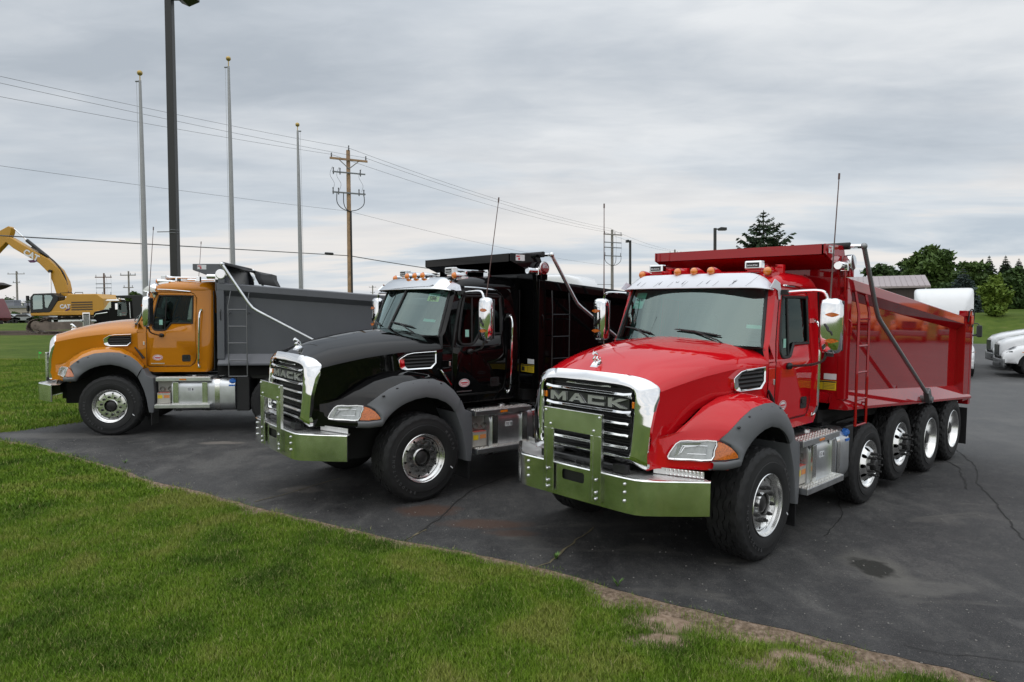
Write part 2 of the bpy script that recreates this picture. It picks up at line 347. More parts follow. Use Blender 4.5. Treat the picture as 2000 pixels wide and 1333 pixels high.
def wheel(root, y, xo, Rr, width, kind, mir, z=None, letters=False):
    z = Rr if z is None else z; rim_r = .311; w = width
    def P(a, r): return (a, r)
    k = Rr/.557
    prof = [(.05, .292), (.012, .300), (.004, .318), (-.006, .335), (-.012, .38*k), (-.013, .42*k), (-.006, .425*k), (-.004, .455*k), (.006, .49*k), (.004, .497*k), (.014, .522*k), (.028, .540*k), (.044, .5495*k)]
    nb = 5; tw = w-.088; tre = []
    for i in range(nb):
        a0 = .044+tw*i/nb; a1 = .044+tw*(i+1)/nb
        tre += [(a0+.006, Rr), (a1-.006, Rr)]
        if i < nb-1: tre += [(a1-.004, Rr-.017), (a1+.004, Rr-.017)]
    prof = prof[:-1]+[(.044, Rr-.006)]+tre+[(w-.044, Rr-.006), (w-.02, .53*k), (w, .45*k), (w-.02, .32), (w-.05, .29)]
    n = 108; sh = len(prof)
    def mod(j, q, r):
        # shoulder notches and staggered tread blocks
        if r > .515*k:
            ph = (q + (2 if (j % 3) else 0)) % 4
            if kind in ('drive',): return r-.022 if ((q+2*(j//3)) % 4) == 0 else r
            if j in (10, 11, 12, 13) or j > sh-8: return r-.012 if ph == 0 else r
            zz = .011*(1 if (q//3) % 2 else -1) if 15 <= j <= sh-9 else 0.
            return (r-.013 if (q+(j//2)*2) % 6 == 0 else r, zz)
        return r
    t = MB(); t.lathe(prof, (xo, y, z), 'x', n, sgn=-1, mod=mod)
    lt = MB()
    if letters:
        for word, a0, rr, sz in (('M860A', 22, .445*k, .052), ('BRIDGESTONE', 205, .435*k, .05)):
            a = a0+len(word)*4.2
            for ch in word:
                v2, f2 = text2d(ch, sz, .012); q = R_(a); cx, cz = rr*math.cos(q), rr*math.sin(q); th = q-math.pi/2
                vs = [(xo+.0155, y+cx+u*math.cos(th)-v*math.sin(th), z+cz+u*math.sin(th)+v*math.cos(th)) for u, v in v2]
                lt.add(vs, f2); a -= 8.2
    r = MB(); h = MB(); hs = []
    if kind == 'steer':
        r.lathe([(.0, .311), (-.006, .306), (0., .297), (.03, .292), (.045, .272), (.065, .268), (.08, .262)], (xo, y, z), 'x', 48, sgn=-1)
        holes = [circ(.236*math.cos(R_(36*i+9)), .236*math.sin(R_(36*i+9)), .0155, 10) for i in range(10)]+[circ(0, 0, .108, 28)]
        fn = lambda a, b: (xo-.066+.024*max(0, 1-abs(math.hypot(a, b)-.17)/.1), y+a, z+b)
        r.panel(circ(0, 0, .2625, 48), holes, fn)
        r.lathe([(.036, .112), (.056, .108), (.12, .108)], (xo, y, z), 'x', 28, sgn=-1)
        nut_r, nut_a, nl = .167, .042, .034
        h.lathe([(.045, 0.001), (.045, .06), (.06, .085), (.10, .09), (.12, .11)], (xo, y, z), 'x', 24, sgn=-1)
        h.lathe([(.17, .001), (.17, .27)], (xo, y, z), 'x', 24, sgn=-1)
    elif kind == 'convex':
        r.lathe([(.0, .305), (-.006, .300), (0., .288), (.03, .282), (.05, .265), (.055, .255)], (xo, y, z), 'x', 48, sgn=-1)
        holes = [circ(.205*math.cos(R_(36*i)), .205*math.sin(R_(36*i)), .026, 12) for i in range(10)]+[circ(0, 0, .105, 28)]
        fn = lambda a, b: (xo-.055+.105*min(1, max(0, (.255-math.hypot(a, b))/.09)), y+a, z+b)
        r.panel(circ(0, 0, .255, 48), holes, fn)
        r.lathe([(-.05, .106), (-.02, .104), (.10, .104)], (xo, y, z), 'x', 28, sgn=-1)
        nut_r, nut_a, nl = .14, -.05, .075
        h.lathe([(-.10, .001), (-.10, .05), (-.085, .07), (-.02, .075), (.0, .104)], (xo, y, z), 'x', 24, sgn=-1)
        h.lathe([(.13, .001), (.13, .25)], (xo, y, z), 'x', 24, sgn=-1)
    else:
        r.lathe([(.0, .311), (-.005, .306), (.0, .296), (.03, .288), (.06, .272), (.15, .262), (.165, .25), (.17, .20), (.17, .11)], (xo, y, z), 'x', 48, sgn=-1)
        nut_r, nut_a, nl = .142, .168, .035
        h.lathe([(.04, .001), (.04, .075), (.06, .10), (.17, .11)], (xo, y, z), 'x', 24, sgn=-1)
    for i in range(10):
        q = R_(36*i+9+(18 if kind != 'steer' else 18)); cy, cz = y+nut_r*math.cos(q), z+nut_r*math.sin(q)
        h.lathe([(nut_a-nl, .001), (nut_a-nl, .010), (nut_a-nl+.006, .015), (nut_a-.008, .016), (nut_a-.008, .021), (nut_a+.02, .021)], (xo, cy, cz), 'x', 8, sgn=-1)
    wo = r.build('wheel', ALUW, root, mir, 30); t.build('tyre', TYRE, wo, mir, 40); h.build('hub', mat('hub_dark', (.035, .034, .034), .45, .4, var=.4, vs_=40), wo, mir, 35)
    if letters and lt.v: lt.build('sidewall_lettering', GREYTXT, wo, False)
    if letters:
        st = MB(); q = R_(-22); st.box((xo+.010, y+.44*math.cos(q), z+.44*math.sin(q)), (.004, .012, .05), R=Matrix.Rotation(q+1.2, 3, 'X')); st.build('tyre_sticker', LABELW, wo)
    return wo

def pieces(nm, locs, rad, m_, parent, mir=False):
    o0 = MB().ellip((0, 0, 0), rad, 8, 6).build(nm, m_, parent)
    for i, l in enumerate(locs):
        o = o0 if i == 0 else o0.copy()
        if i: COL.objects.link(o); o.parent = parent
        o.location = (-l[0] if mir else l[0], l[1], l[2])
HOOD_CROWN = [(-1.25, 1.862), (-1.13, 1.915), (-.95, 1.985), (-.75, 2.035), (-.5, 2.085), (-.25, 2.12), (0., 2.143), (.25, 2.155), (.43, 2.155)]
HOOD_CX = [(-1.13, .752), (-.9, .805), (-.6, .865), (-.25, .93), (.1, .985), (.42, 1.02)]
HOOD_CZ = [(-1.13, 1.73), (-.9, 1.785), (-.6, 1.84), (-.25, 1.886), (.1, 1.91), (.42, 1.922)]
def hood_front_y(z): return lerp([(1.0, -1.262), (1.13, -1.272), (1.39, -1.257), (1.52, -1.228), (1.62, -1.195), (1.73, -1.132), (1.80, -1.16), (1.87, -1.24)], z)
def cabx(z): return lerp([(1.16, 1.0), (1.30, 1.012), (1.915, 1.024), (1.93, 1.020), (2.12, 1.0), (2.74, .955)], z)
SIDE = [(.50, 1.20), (.43, 1.36), (.42, 1.92), (.43, 2.08), (.475, 2.14), (.535, 2.30), (.61, 2.52), (.665, 2.70), (.685, 2.735), (1.70, 2.735), (1.69, 1.92), (1.67, 1.45), (1.64, 1.22), (1.60, 1.165), (.70, 1.165)]
WINDOW = [(.80, 2.60), (.735, 2.35), (.69, 2.07), (.70, 2.00), (.745, 1.965), (.885, 1.965), (.93, 1.985), (1.0, 2.075), (1.05, 2.10), (1.365, 2.10), (1.395, 2.13), (1.40, 2.58), (1.37, 2.612), (.84, 2.612)]
DOOR = [(.575, 1.30), (.575, 1.92), (.61, 2.15), (.69, 2.47), (.74, 2.64), (.79, 2.685), (1.34, 2.69), (1.42, 2.66), (1.472, 2.58), (1.468, 1.45), (1.43, 1.33), (1.35, 1.275), (.62, 1.272)]

def build_truck(name, M, label, P):
    root = empty(name, label=label, cat='dump truck', group='dump trucks parked in a row', M=M)
    paint, body = P['paint'], P['body']
    # ---- hood
    def hood_half(s):
        rows = []; ys = [-1.13, -1.05, -.95, -.8, -.6, -.4, -.2, 0, .2, .34, .425]
        for y in ys:
            xc, zc, zt = lerp(HOOD_CX, y), lerp(HOOD_CZ, y), lerp(HOOD_CROWN, y); f0 = (y == ys[0])
            xs = [0, .16, .32, .48, .62, .74, .84, .92, .97, 1.0]; row = []
            for u in xs:
                z = zc+(zt-zc)*(1-u**2.6)**.62; yy = y
                if f0: yy = -1.265+.135*u**3.0; z = min(z, lerp([(0, 1.868), (.7, 1.855), (.9, 1.80), (1, 1.73)], u))
                if u < .28 and not f0 and y > -.98: z += .008*(1-u/.28)**.3 if u < .2 else 0
                if y > .3: yy = y-.02*u
                row.append((s*xc*u, yy, z))
            for zz, dx in ((zc-.012, .006), (zc-.05, .0), (1.6, -.012), (1.5, -.02), (1.36, -.028), (1.2, -.035), (1.10, -.042), (1.0, -.05)):
                yy = hood_front_y(zz) if f0 else max(y, hood_front_y(zz)+.04) if y < -1 else y
                zf = lerp([(-.96, .99), (-.93, 1.30), (-.8, 1.40), (-.62, 1.52), (-.41, 1.59), (-.13, 1.62), (.15, 1.58), (.32, 1.49), (.45, 1.36)], y)
                row.append((s*(xc+dx), yy, max(zf, min(zz, zc-.012))))
            rows.append(row)
        return rows
    hd = MB(); hd.grid(hood_half(1)); hd.grid([r[::-1] for r in hood_half(-1)])
    hood = hd.build('hood', paint, root, smooth=32)
    # raised hood centre panel line and wiper cowl
    cw = MB(); cw.grid([[(-.98, .405, 2.05), (-.6, .33, 2.13), (0, .30, 2.145), (.6, .33, 2.13), (.98, .405, 2.05)], [(-.98, .47, 2.10), (-.6, .40, 2.16), (0, .25, 2.16), (.6, .40, 2.16), (.98, .47, 2.10)]]); cw.build('cowl', BLACKP, root)
    # ---- fenders and flares
    A = [(.80, -.955, 1.325), (.855, -.80, 1.435), (.885, -.62, 1.55), (.915, -.41, 1.622), (.945, -.13, 1.65), (.985, .15, 1.612), (1.0, .32, 1.52), (1.01, .45, 1.395), (1.02, .545, 1.28)]
    Bm = [(1.165, -.645, 1.345), (1.185, -.56, 1.405), (1.196, -.47, 1.46), (1.2, -.27, 1.533), (1.2, -.03, 1.558), (1.2, .16, 1.55), (1.2, .345, 1.485), (1.202, .475, 1.385), (1.206, .575, 1.262)]
    for mir in (False, True):
        f = MB(); rows = []
        X1 = [.700, .728, .795, .92, 1.04, 1.112, 1.2]; Y1 = [-1.235, -1.13, -1.045, -.945, -.855, -.795, -.68]
        X3 = [.715, .75, .82, .93, 1.04, 1.120, 1.172]; Y3 = [-1.21, -1.07, -.965, -.87, -.785, -.715, -.645]
        rows.append([(x, y+.05, 1.0) for x, y in zip(X1, Y1)])
        rows.append([(x, y, 1.004) for x, y in zip(X1, Y1)]); rows.append([(x, y, 1.09) for x, y in zip(X1, Y1)])
        rows.append([(x, y, 1.275) for x, y in zip(X3, Y3)]); rows.append([(x, y+.018, 1.295) for x, y in zip(X3, Y3)])
        for a, b in zip(A, Bm):
            rows.append([tuple(a[i]+(b[i]-a[i])*u+(0, 0, .055*math.sin(math.pi*min(1, u*1.02))**.8)[i]*(.5 if i == 2 else 0) for i in range(3)) for u in (0, .08, .22, .42, .62, .82, 1)])
        f.grid(rows); f.build('fender', paint, root, mir, 40)
        fl = MB(); fr = []
        BB = [(1.106, -.84, 1.088), (1.19, -.735, 1.088), (1.252, -.60, 1.10), (1.24, -.612, 1.17), (1.20, -.655, 1.238), (1.126, -.725, 1.284)]+Bm
        CC = [(1.104, -.845, 1.012), (1.19, -.735, 1.008), (1.238, -.575, 1.02), (1.25, -.53, 1.09), (1.254, -.49, 1.135), (1.256, -.45, 1.175), (1.258, -.38, 1.222), (1.259, -.32, 1.255), (1.26, -.25, 1.282), (1.26, -.12, 1.318), (1.26, .03, 1.332), (1.258, .19, 1.30), (1.252, .33, 1.24), (1.248, .42, 1.17), (1.245, .475, 1.10)]
        for b, c in zip(BB, CC):
            row = [(b[0]-.004, b[1], b[2]-.008)]
            for u in (0, .06, .25, .5, .75, .94, 1):
                o = .035*math.sin(math.pi*u)**.7 if 0 < u < 1 else (.004 if u == 0 else 0)
                row.append((b[0]+(c[0]-b[0])*u+o, b[1]+(c[1]-b[1])*u, b[2]+(c[2]-b[2])*u+(o*.5 if u < .6 else 0)))
            row += [(c[0]-.03, c[1]+.004, c[2]+.006)]
            fr.append(row)
        fl.grid(fr); fo = fl.build('fender_flare', FLARE, root, mir, 50)
        ln = MB(); ln.grid([[(c[0]-.028, c[1]+.004, c[2]+.006), (c[0]-.2, c[1]+.02, c[2]+.03), (.70, c[1]+.02, c[2]+.03)] for c in CC[1:]]); ln.build('arch_liner', DARK, root, mir)
        pieces('flare_bolt', [(1.222, y, z-.03) for y, z in ((-.545, 1.415), (-.36, 1.495), (-.14, 1.54), (.08, 1.545), (.27, 1.515))], (.014, .022, .012), BLACKM, fo, mir)
        # rear splash guard behind the steer wheel
        sg = MB(); arch = [(.475, 1.10), (.53, .98), (.585, .84), (.625, .68), (.65, .52), (.665, .43)]; outr = [(.585, 1.245), (.64, 1.12), (.75, 1.07), (.765, .80), (.762, .55), (.745, .42)]
        sg.grid([[(.78, a[0], a[1]), (1.22, a[0], a[1]), (1.236, a[0]+.012, a[1]), (1.236, o[0]-.02, o[1]), (1.225, o[0], o[1]), (.95, o[0]+.005, o[1])] for a, o in zip(arch, outr)]); sg.build('splash_guard', FLARE, root, mir, 45)
        mf = MB(); mf.bx(.86, 1.22, .70, .715, .18, .45); mf.build('mud_flap', BLACKP, root, mir)
        ws = MB(); ws.bx(.70, .72, -.98, .55, .55, 1.36); ws.build('wheel_well_liner', DARK, root, mir)
        # headlight
        hl = MB(); off = -.014
        q = [(.800, -1.05, 1.118), (.83, -1.015, 1.20), (.872, -.962, 1.262), (.98, -.872, 1.266), (1.116, -.745, 1.268), (1.112, -.77, 1.185), (1.105, -.805, 1.100), (.96, -.925, 1.100), (.83, -1.028, 1.100)]
        cx = tuple(sum(p[i] for p in q)/len(q) for i in range(3)); cx = (cx[0], cx[1]-.02, cx[2])
        hl.add([cx]+[(p[0], p[1]+off, p[2]) for p in q], [(0, 1+(i+1) % len(q), 1+i) for i in range(len(q))])
        hq = hl.build('headlight', LENS, root, mir, 60)
        fm = MB(); fm.tube(smooth_path([(p[0], p[1]+off-.004, p[2]) for p in q], 2, True), .009, 6, closed=True)
        fm.build('headlight_bezel', ALUW, hq, mir)
        pat = MB()
        for i in range(4):
            c = .86+.013*i; pat.tube([(c, -1.045+.012*i, 1.125+.012*i), (c+.02, -1.01+.01*i, 1.245-.01*i), (1.02-.01*i, -.865-.01*i, 1.25-.01*i)], .0045, 4)
        pat.tube([(.93, -.955, 1.15), (1.06, -.845, 1.15), (1.065, -.83, 1.225), (.94, -.935, 1.225)], .004, 4); pat.build('lamp_optics', ALU, hq, mir)
        ts = MB(); tq = [(1.116, -.745, 1.264), (1.165, -.69, 1.245), (1.205, -.64, 1.205), (1.236, -.60, 1.15), (1.245, -.588, 1.112), (1.20, -.68, 1.101), (1.105, -.805, 1.102)]
        cx = (1.19, -.71, 1.17); ts.add([cx]+[(p[0]+.008, p[1]-.010, p[2]) for p in tq], [(0, 1+(i+1) % len(tq), 1+i) for i in range(len(tq))])
        ts.build('turn_signal', AMBERD, hq, mir, 60)
        ed = MB(); ed.tube(smooth_path([(p[0]+.006, p[1]-.008, p[2]) for p in tq], 2, True), .006, 6, closed=True); ed.build('signal_bezel', BLACKP, hq, mir)
        # hood side vent
        vq = [(-.20, 1.79), (-.17, 1.815), (-.09, 1.86), (0., 1.877), (.315, 1.89), (.315, 1.735), (.245, 1.662), (-.10, 1.655), (-.165, 1.67), (-.19, 1.70)]
        fx = lambda y, o: lerp(HOOD_CX, y)+.004+o
        inn = [(.30 if a > .3 else a*.9+.012 if a > -.15 else a+.072, 1.772+(b-1.772)*.84) for a, b in vq]
        vt = MB(); vt.grid([[(fx(a, -.01), a, b) for a, b in vq], [(fx(a, .028), a, b) for a, b in vq], [(fx(a, .032), a*.985+.001, 1.772+(b-1.772)*.96) for a, b in vq], [(fx(a, .022), a, b) for a, b in inn], [(fx(a, .0), a, b) for a, b in inn]], cv=True); vo = vt.build('hood_vent', CHROME, root, mir, 40)
        vb = MB(); vb.add([(fx(a, .003), a, b) for a, b in inn], [tuple(range(len(inn)))[::-1]]); vb.build('vent_mesh', DARK, vo, mir)
        for i in range(4):
            lv = MB(); z = 1.70+.042*i; lv.add([(fx(-.11, .02), -.115, z), (fx(.29, .02), .29, z+.008), (fx(.29, .004), .29, z+.026), (fx(-.11, .004), -.115, z+.018), (fx(-.11, .014), -.115, z-.006), (fx(.29, .014), .29, z+.002)], [(0, 1, 2, 3), (4, 5, 1, 0)]); lv.build('louver', BLACKP, vo, mir)
        ps = MB(); ps.tube([(1.045, .375, 1.64), (1.05, .44, 1.56), (1.045, .53, 1.43)], [.012, .02, .026], 8); ps.build('hood_latch', BLACKP if P['latch'] == 'black' else CHROME, root, mir)
    # ---- grille surround
    g = MB(); n = 72; oc = []; 
    out2 = smooth_path([(0, 1.868, 0), (.35, 1.862, 0), (.56, 1.845, 0), (.68, 1.80, 0), (.750, 1.725, 0), (.748, 1.55, 0), (.735, 1.35, 0), (.718, 1.15, 0), (.702, 1.01, 0), (.55, 1.035, 0), (.3, 1.05, 0), (0, 1.055, 0)], 9)
    in2 = smooth_path([(0, 1.772, 0), (.30, 1.768, 0), (.46, 1.758, 0), (.55, 1.735, 0), (.583, 1.67, 0), (.582, 1.55, 0), (.577, 1.38, 0), (.570, 1.22, 0), (.560, 1.135, 0), (.52, 1.105, 0), (.3, 1.112, 0), (0, 1.116, 0)], 9)
    def fy(x, z): return -1.338-.01*math.cos(z*2)+.05*abs(x)**2+(z-1.4)*.06
    def ring(s):
        rows = []
        for (xo, zo, _), (xi, zi, _) in zip(out2, in2):
            yo = hood_front_y(zo) if xo > .45 else lerp([(0, -1.272), (.45, -1.25), (.7, -1.2)], xo) if zo > 1.4 else -1.285
            ym = fy(xi, zi)
            rows.append([(s*(xo-.004), yo+.04, zo-.004), (s*xo, yo-.002, zo)]+[(s*(xo+(xi-xo)*u), yo+(ym-yo)*math.sin(u*math.pi/2)**.8, zo+(zi-zo)*u) for u in (.06, .13, .21, .3, .4, .52, .64, .76, .87, .95)]+[(s*xi, ym+.006, zi), (s*(xi-.004), ym+.05, zi), (s*(xi-.008), ym+.14, zi)])
        return rows
    g.grid(ring(1)); g.grid([r[::-1] for r in ring(-1)]); gs = g.build('grille_surround', CHROME, root, smooth=50, clean=2)
    rd = MB(); rd.bx(-.62, .62, -1.20, -1.18, 1.04, 1.80); 
    for i in range(26):
        z = 1.10+.0255*i; rd.bx(-.52, .52, -1.222, -1.20, z, z+.011)
    rd.bx(-.52, -.50, -1.24, -1.20, 1.1, 1.75); rd.bx(.50, .52, -1.24, -1.20, 1.1, 1.75); rd.build('radiator', mat('radiator_black', (.02, .02, .021), .45, .3), root)
    for z0, z1, xa, xb in ((1.725, 1.742, -.26, .30), (1.650, 1.688, -.54, .54), (1.482, 1.520, -.535, .535), (1.380, 1.412, -.51, .51), (1.270, 1.302, -.51, .51), (1.155, 1.188, -.505, .505)):
        b = MB(); zc = (z0+z1)/2; big = z1-z0 > .035
        for s in (-1, 1):
            xe = xb if s > 0 else -xa
            secs = [(0, 0), (xe-.09, 0), (xe-.03, .008 if big else .004), (xe, .012 if big else .0)]
            b.grid([[(s*x, -1.275-.02, zc-.004+d), (s*x, -1.27-.012, z1+d), (s*x, -1.24, z1+d), (s*x, -1.24, z0-d), (s*x, -1.272, z0-d)] for x, d in (secs if s > 0 else secs[::-1])], cv=True, cap=True)
        b.build('grille_bar', STEEL if not big else CHROME, root, smooth=30, bevel=.003)
    nb = MB(); nb.bx(-.50, .50, -1.262, -1.252, 1.53, 1.64); nb.build('badge_plate', mat('badge_smoke', (.035, .037, .037), .3, .3), root)
    ltb = MB(); mack(ltb, -.478, .478, 1.545, .085, -1.285, .02); ltb.build('badge_lettering', mat('satin_chrome', (.46, .47, .46), .38, .8), root, smooth=0, bevel=.002)
    for s in (-1, 1):
        am = MB(); am.box((s*.552, -1.268, 1.585), (.026, .02, .062)); am.build('grille_marker', AMBER, root, bevel=.006)
    # hood ornament
    od = MB(); od.grid([[(x*w, -1.128+y*l, z) for x, y in ((-1, -1), (1, -1), (1, 1), (-1, 1))] for w, l, z in ((.042, .06, 1.895), (.036, .052, 1.912), (.020, .028, 1.955), (.016, .02, 1.958))], cv=True, cap=True)
    od.tube([(0, -1.10, 1.955), (0, -1.115, 1.985), (0, -1.145, 2.012), (0, -1.168, 2.028), (0, -1.190, 2.030)], [.012, .020, .023, .021, .014], 10)
    for s in (-1, 1):
        od.tube([(s*.014, -1.145, 2.0), (s*.020, -1.165, 1.975), (s*.016, -1.15, 1.95)], [.010, .009, .008], 6); od.tube([(s*.014, -1.105, 1.985), (s*.018, -1.092, 1.965), (s*.014, -1.105, 1.95)], [.010, .009, .008], 6)
        od.ellip((s*.016, -1.168, 2.045), (.005, .006, .010), 6, 5)
    od.build('hood_ornament', CHROME, root, smooth=60)
    # ---- bumper with tread deck, bolts and push plate
    plan = [(-1.215, -1.02), (-1.10, -1.135), (-.90, -1.335), (-.80, -1.42), (-.72, -1.455), (-.6, -1.465), (0, -1.47), (.6, -1.465), (.72, -1.455), (.80, -1.42), (.90, -1.335), (1.10, -1.135), (1.215, -1.02)]
    pl = plan
    bu = MB()
    def bfn(u, z):
        i = min(len(pl)-2, max(0, int(u))); t = u-i; return (pl[i][0]+(pl[i+1][0]-pl[i][0])*t, pl[i][1]+(pl[i+1][1]-pl[i][1])*t, z)
    zb = lambda u: .645-.012*math.sin(math.pi*u/12)
    outer = [(u, zb(u)) for u in range(13)]+[(u, .945) for u in range(12, -1, -1)]
    uo = lambda x: 6+x/.6 if x > 0 else 6+x/.6
    hole = [(uo(a), b) for a, b in rrect(-.14, .14, .805, .905, .025)]
    bu.panel(outer, [hole], bfn, cuts=[((u, 0), (1, 0)) for u in range(1, 12)])
    rows = []
    for i, (x, y) in enumerate(plan):
        rows.append([(x, y, .9445), (x*.999, y+.006, .953), (x*.994, y+.018, .957), (x*.985, y+.035, .957)])
    bu.grid(rows); bu.grid([[(p[0], p[1], zb(i)) for i, p in enumerate(plan)], [(p[0]*.985, p[1]+.02, zb(i)-.002) for i, p in enumerate(plan)]])
    # return edges at the ends
    for s in (-1, 1): bu.add([(s*1.215, -1.02, .645), (s*1.205, -1.005, .645), (s*1.205, -1.005, .95), (s*1.215, -1.02, .95)], [(0, 1, 2, 3)])
    bo = bu.build('bumper', STEEL, root, smooth=40)
    bi = MB(); bi.grid([[(p[0]*.985, p[1]+.02, .65) for p in plan], [(p[0]*.985, p[1]+.02, .95) for p in plan]]); bi.build('bumper_back', BLACKM, bo)
    dk = MB(); dk.add([(p[0]*.985, p[1]+.03, .950) for p in plan]+[(1.10, -.92, .945), (.7, -1.03, .945), (-.7, -1.03, .945), (-1.10, -.92, .945)], [tuple(range(17))]); dk.build('bumper_deck', TREAD, bo, smooth=0)
    for s in (-1, 1):
        kk = MB(); kk.box((s*.90, -1.04, .985), (.46, .006, .06), R=Matrix.Rotation(R_(s*20), 3, 'Z')); kk.build('deck_kick_plate', TREAD, bo, smooth=0)
    pieces('bumper_bolt', [(sg_*.615, -1.470, z) for sg_ in (-1, 1) for z in (.895, .82, .742)]+[(sg_*.31, -1.505, z) for sg_ in (-1, 1) for z in (.88, .76, .70)], (.015, .012, .015), ALU, bo)
    pg = MB(); pg.bx(-.365, .365, -1.500, -1.49, 1.29, 1.495); pg.bx(-.365, .365, -1.500, -1.465, 1.487, 1.497); pg.bx(.355, .366, -1.4995, -1.46, .68, 1.49); pg.bx(-.366, -.355, -1.4995, -1.46, .68, 1.49)
    go = pg.build('grille_guard', STEEL, root, bevel=.004)
    for s in (-1, 1):
        lg = MB(); xa, xb = (.235, .362) if s > 0 else (-.362, -.235)
        lg.bx(xa, xb, -1.492, -1.484, .665, 1.292); lg.bx(xa, xa+.03, -1.502, -1.49, .665, 1.292); lg.bx(xb-.03, xb, -1.502, -1.49, .665, 1.292); lg.build('guard_upright', STEEL, go, bevel=.004)
    pieces('guard_bolt', [(-.34, -1.502, 1.465), (.34, -1.502, 1.465), (-.275, -1.502, 1.335), (.275, -1.502, 1.335)], (.013, .011, .013), ALU, go)
    tp = MB(); tp.tube([(-.42, -1.36, 1.0), (.45, -1.36, 1.0)], .03, 10); tp.bx(-.3, .3, -1.34, -1.28, .96, 1.03); tp.bx(.42, .56, -1.39, -1.32, .965, 1.035); tp.bx(-.5, -.36, -1.39, -1.32, .965, 1.035)
    for i in range(1): tp.tube([(0.02+.05*math.cos(q), -1.40+.02*math.sin(q), .985+.03*math.sin(q)) for q in (k*math.pi/6 for k in range(12))], .006, 5, closed=True)
    tp.build('tow_pin_bar', BLACKM, root)
    # ---- cab
    cb = MB(); cuts = [((0, z), (0, 1)) for z in (1.30, 1.915, 1.93, 2.12)]
    fnL = lambda a, b: (cabx(b), a, b)
    ring_ = [p for p in DOOR]
    cab_panels = MB().panel(SIDE, [ring_], fnL, cuts)
    for mir in (False, True):
        s = -1 if mir else 1
        c0 = MB(); c0.v = list(cab_panels.v); c0.f = list(cab_panels.f); c0.m = list(cab_panels.m)
        # rounded rear corner and A pillar
        rear = [(1.60, 1.165), (1.64, 1.22), (1.67, 1.45), (1.69, 1.915), (1.6905, 1.93), (1.693, 2.12), (1.70, 2.735)]
        c0.grid([[(cabx(z)-.085*(1-math.cos(q)), y+.085*math.sin(q), z) for q in (R_(15*k) for k in range(7))]+[(0.0, y+.085, z)] for y, z in rear])
        ap = [(.42, 1.92), (.43, 2.08), (.475, 2.14), (.535, 2.30), (.61, 2.52), (.665, 2.70)]
        c0.grid([[(cabx(z), y, z), (cabx(z)-.015, y-.012, z+.002), (lerp([(1.92, .99), (2.1, .945), (2.7, .868)], z), .42+(max(z, 2.08)-2.11)*.37-.002, z)] for y, z in ap])
        c0.build('cab_side', paint, root, mir, 28)
        d = MB(); inset = .004
        d.panel([(a+( .004 if a < .9 else -.004), b+(.004 if b < 1.5 else -.004 if b > 2.6 else 0)) for a, b in DOOR], [WINDOW], lambda a, b: (cabx(b)+.003, a, b), cuts)
        do = d.build('door', paint, root, mir, 28, solid=.02)
        sl = MB(); sl.tube([(cabx(b)-.001, a, b) for a, b in DOOR], .0065, 5, closed=True); sl.build('door_seal', DARK, do, mir)
        gk = MB(); gk.tube([(cabx(b)+.004, a, b) for a, b in smooth_path([(a, b, 0) for a, b in WINDOW], 3, True) for a, b in [(a, b)]] if False else [(cabx(p[1])+.002, p[0], p[1]) for p in smooth_path([(a, b, 0) for a, b in WINDOW], 3, True)], .016, 6, closed=True); gk.build('window_gasket', BLACKP, do, mir)
        wg = MB(); wg.panel(WINDOW, [], lambda a, b: (cabx(b)-.012, a, b)); wg.build('side_window', SGLASS, do, mir)
        vb = MB(); vb.tube([(cabx(2.6)-.008, .93, 2.60), (cabx(2)-.008, .90, 1.98)], .012, 6); vb.build('vent_window_bar', BLACKP, do, mir)
        hn = MB(); hn.prism(rrect(1.205, 1.36, 1.365, 1.495, .025), 'x', 1.012, 1.024); hn.build('door_handle', BLACKP, do, mir)
        hn = MB(); hn.prism(rrect(1.22, 1.31, 1.42, 1.475, .015), 'x', 1.02, 1.036); hn.build('handle_paddle', mat('handle_black', (.02, .02, .02), .25), do, mir)
        dc = MB(); dc.panel(circ(0, 0, 1, 24), [], lambda a, b: (1.0205, .77+a*.088, 1.443+b*.055)); dc.build('door_decal', LABELW, do, mir, smooth=0)
        dc = MB(); dc.bx(1.0212, 1.0222, .715, .825, 1.435, 1.455); dc.bx(1.0212, 1.0222, .73, .81, 1.418, 1.427); dc.panel(circ(0, 0, 1, 20), [circ(0, 0, .86, 20)], lambda a, b: (1.0222, .77+a*.08, 1.443+b*.049)); dc.build('decal_print', REDINK, do, mir, smooth=0)
        nm = MB(); nm.bx(1.018, 1.0225, .65, .89, 1.322, 1.337); nm.build('name_strip', ALU, do, mir)
        st = MB(); st.bx(.992, .994, .80, .86, 2.06, 2.16); st.build('window_sticker', GREENPAPER, do, mir)
        hg = MB(); hg.bx(1.02, 1.034, .52, .545, 1.685, 1.745); hg.build('door_hinge', ALU, root, mir, bevel=.004)
        gr = MB(); gr.tube(smooth_path([(1.0, 1.555, 2.345), (1.035, 1.55, 2.33), (1.075, 1.545, 2.25), (1.08, 1.54, 2.1), (1.08, 1.52, 1.5), (1.075, 1.515, 1.36), (1.045, 1.51, 1.29), (1.012, 1.51, 1.27)], 4), .017, 8); gr.box((1.0, 1.555, 2.35), (.03, .045, .05)); gr.box((1.012, 1.51, 1.268), (.03, .045, .05)); gr.build('grab_bar', CHROME, root, mir)
        dr = MB(); dr.tube([(.99, .78, 2.735), (.995, 1.0, 2.73), (.975, 1.36, 2.70)], .012, 6); dr.build('drip_rail', CHROME if P['paint'].name != 'orange_paint' else ALU, root, mir)
        # mirror
        mh = MB(); rows = []
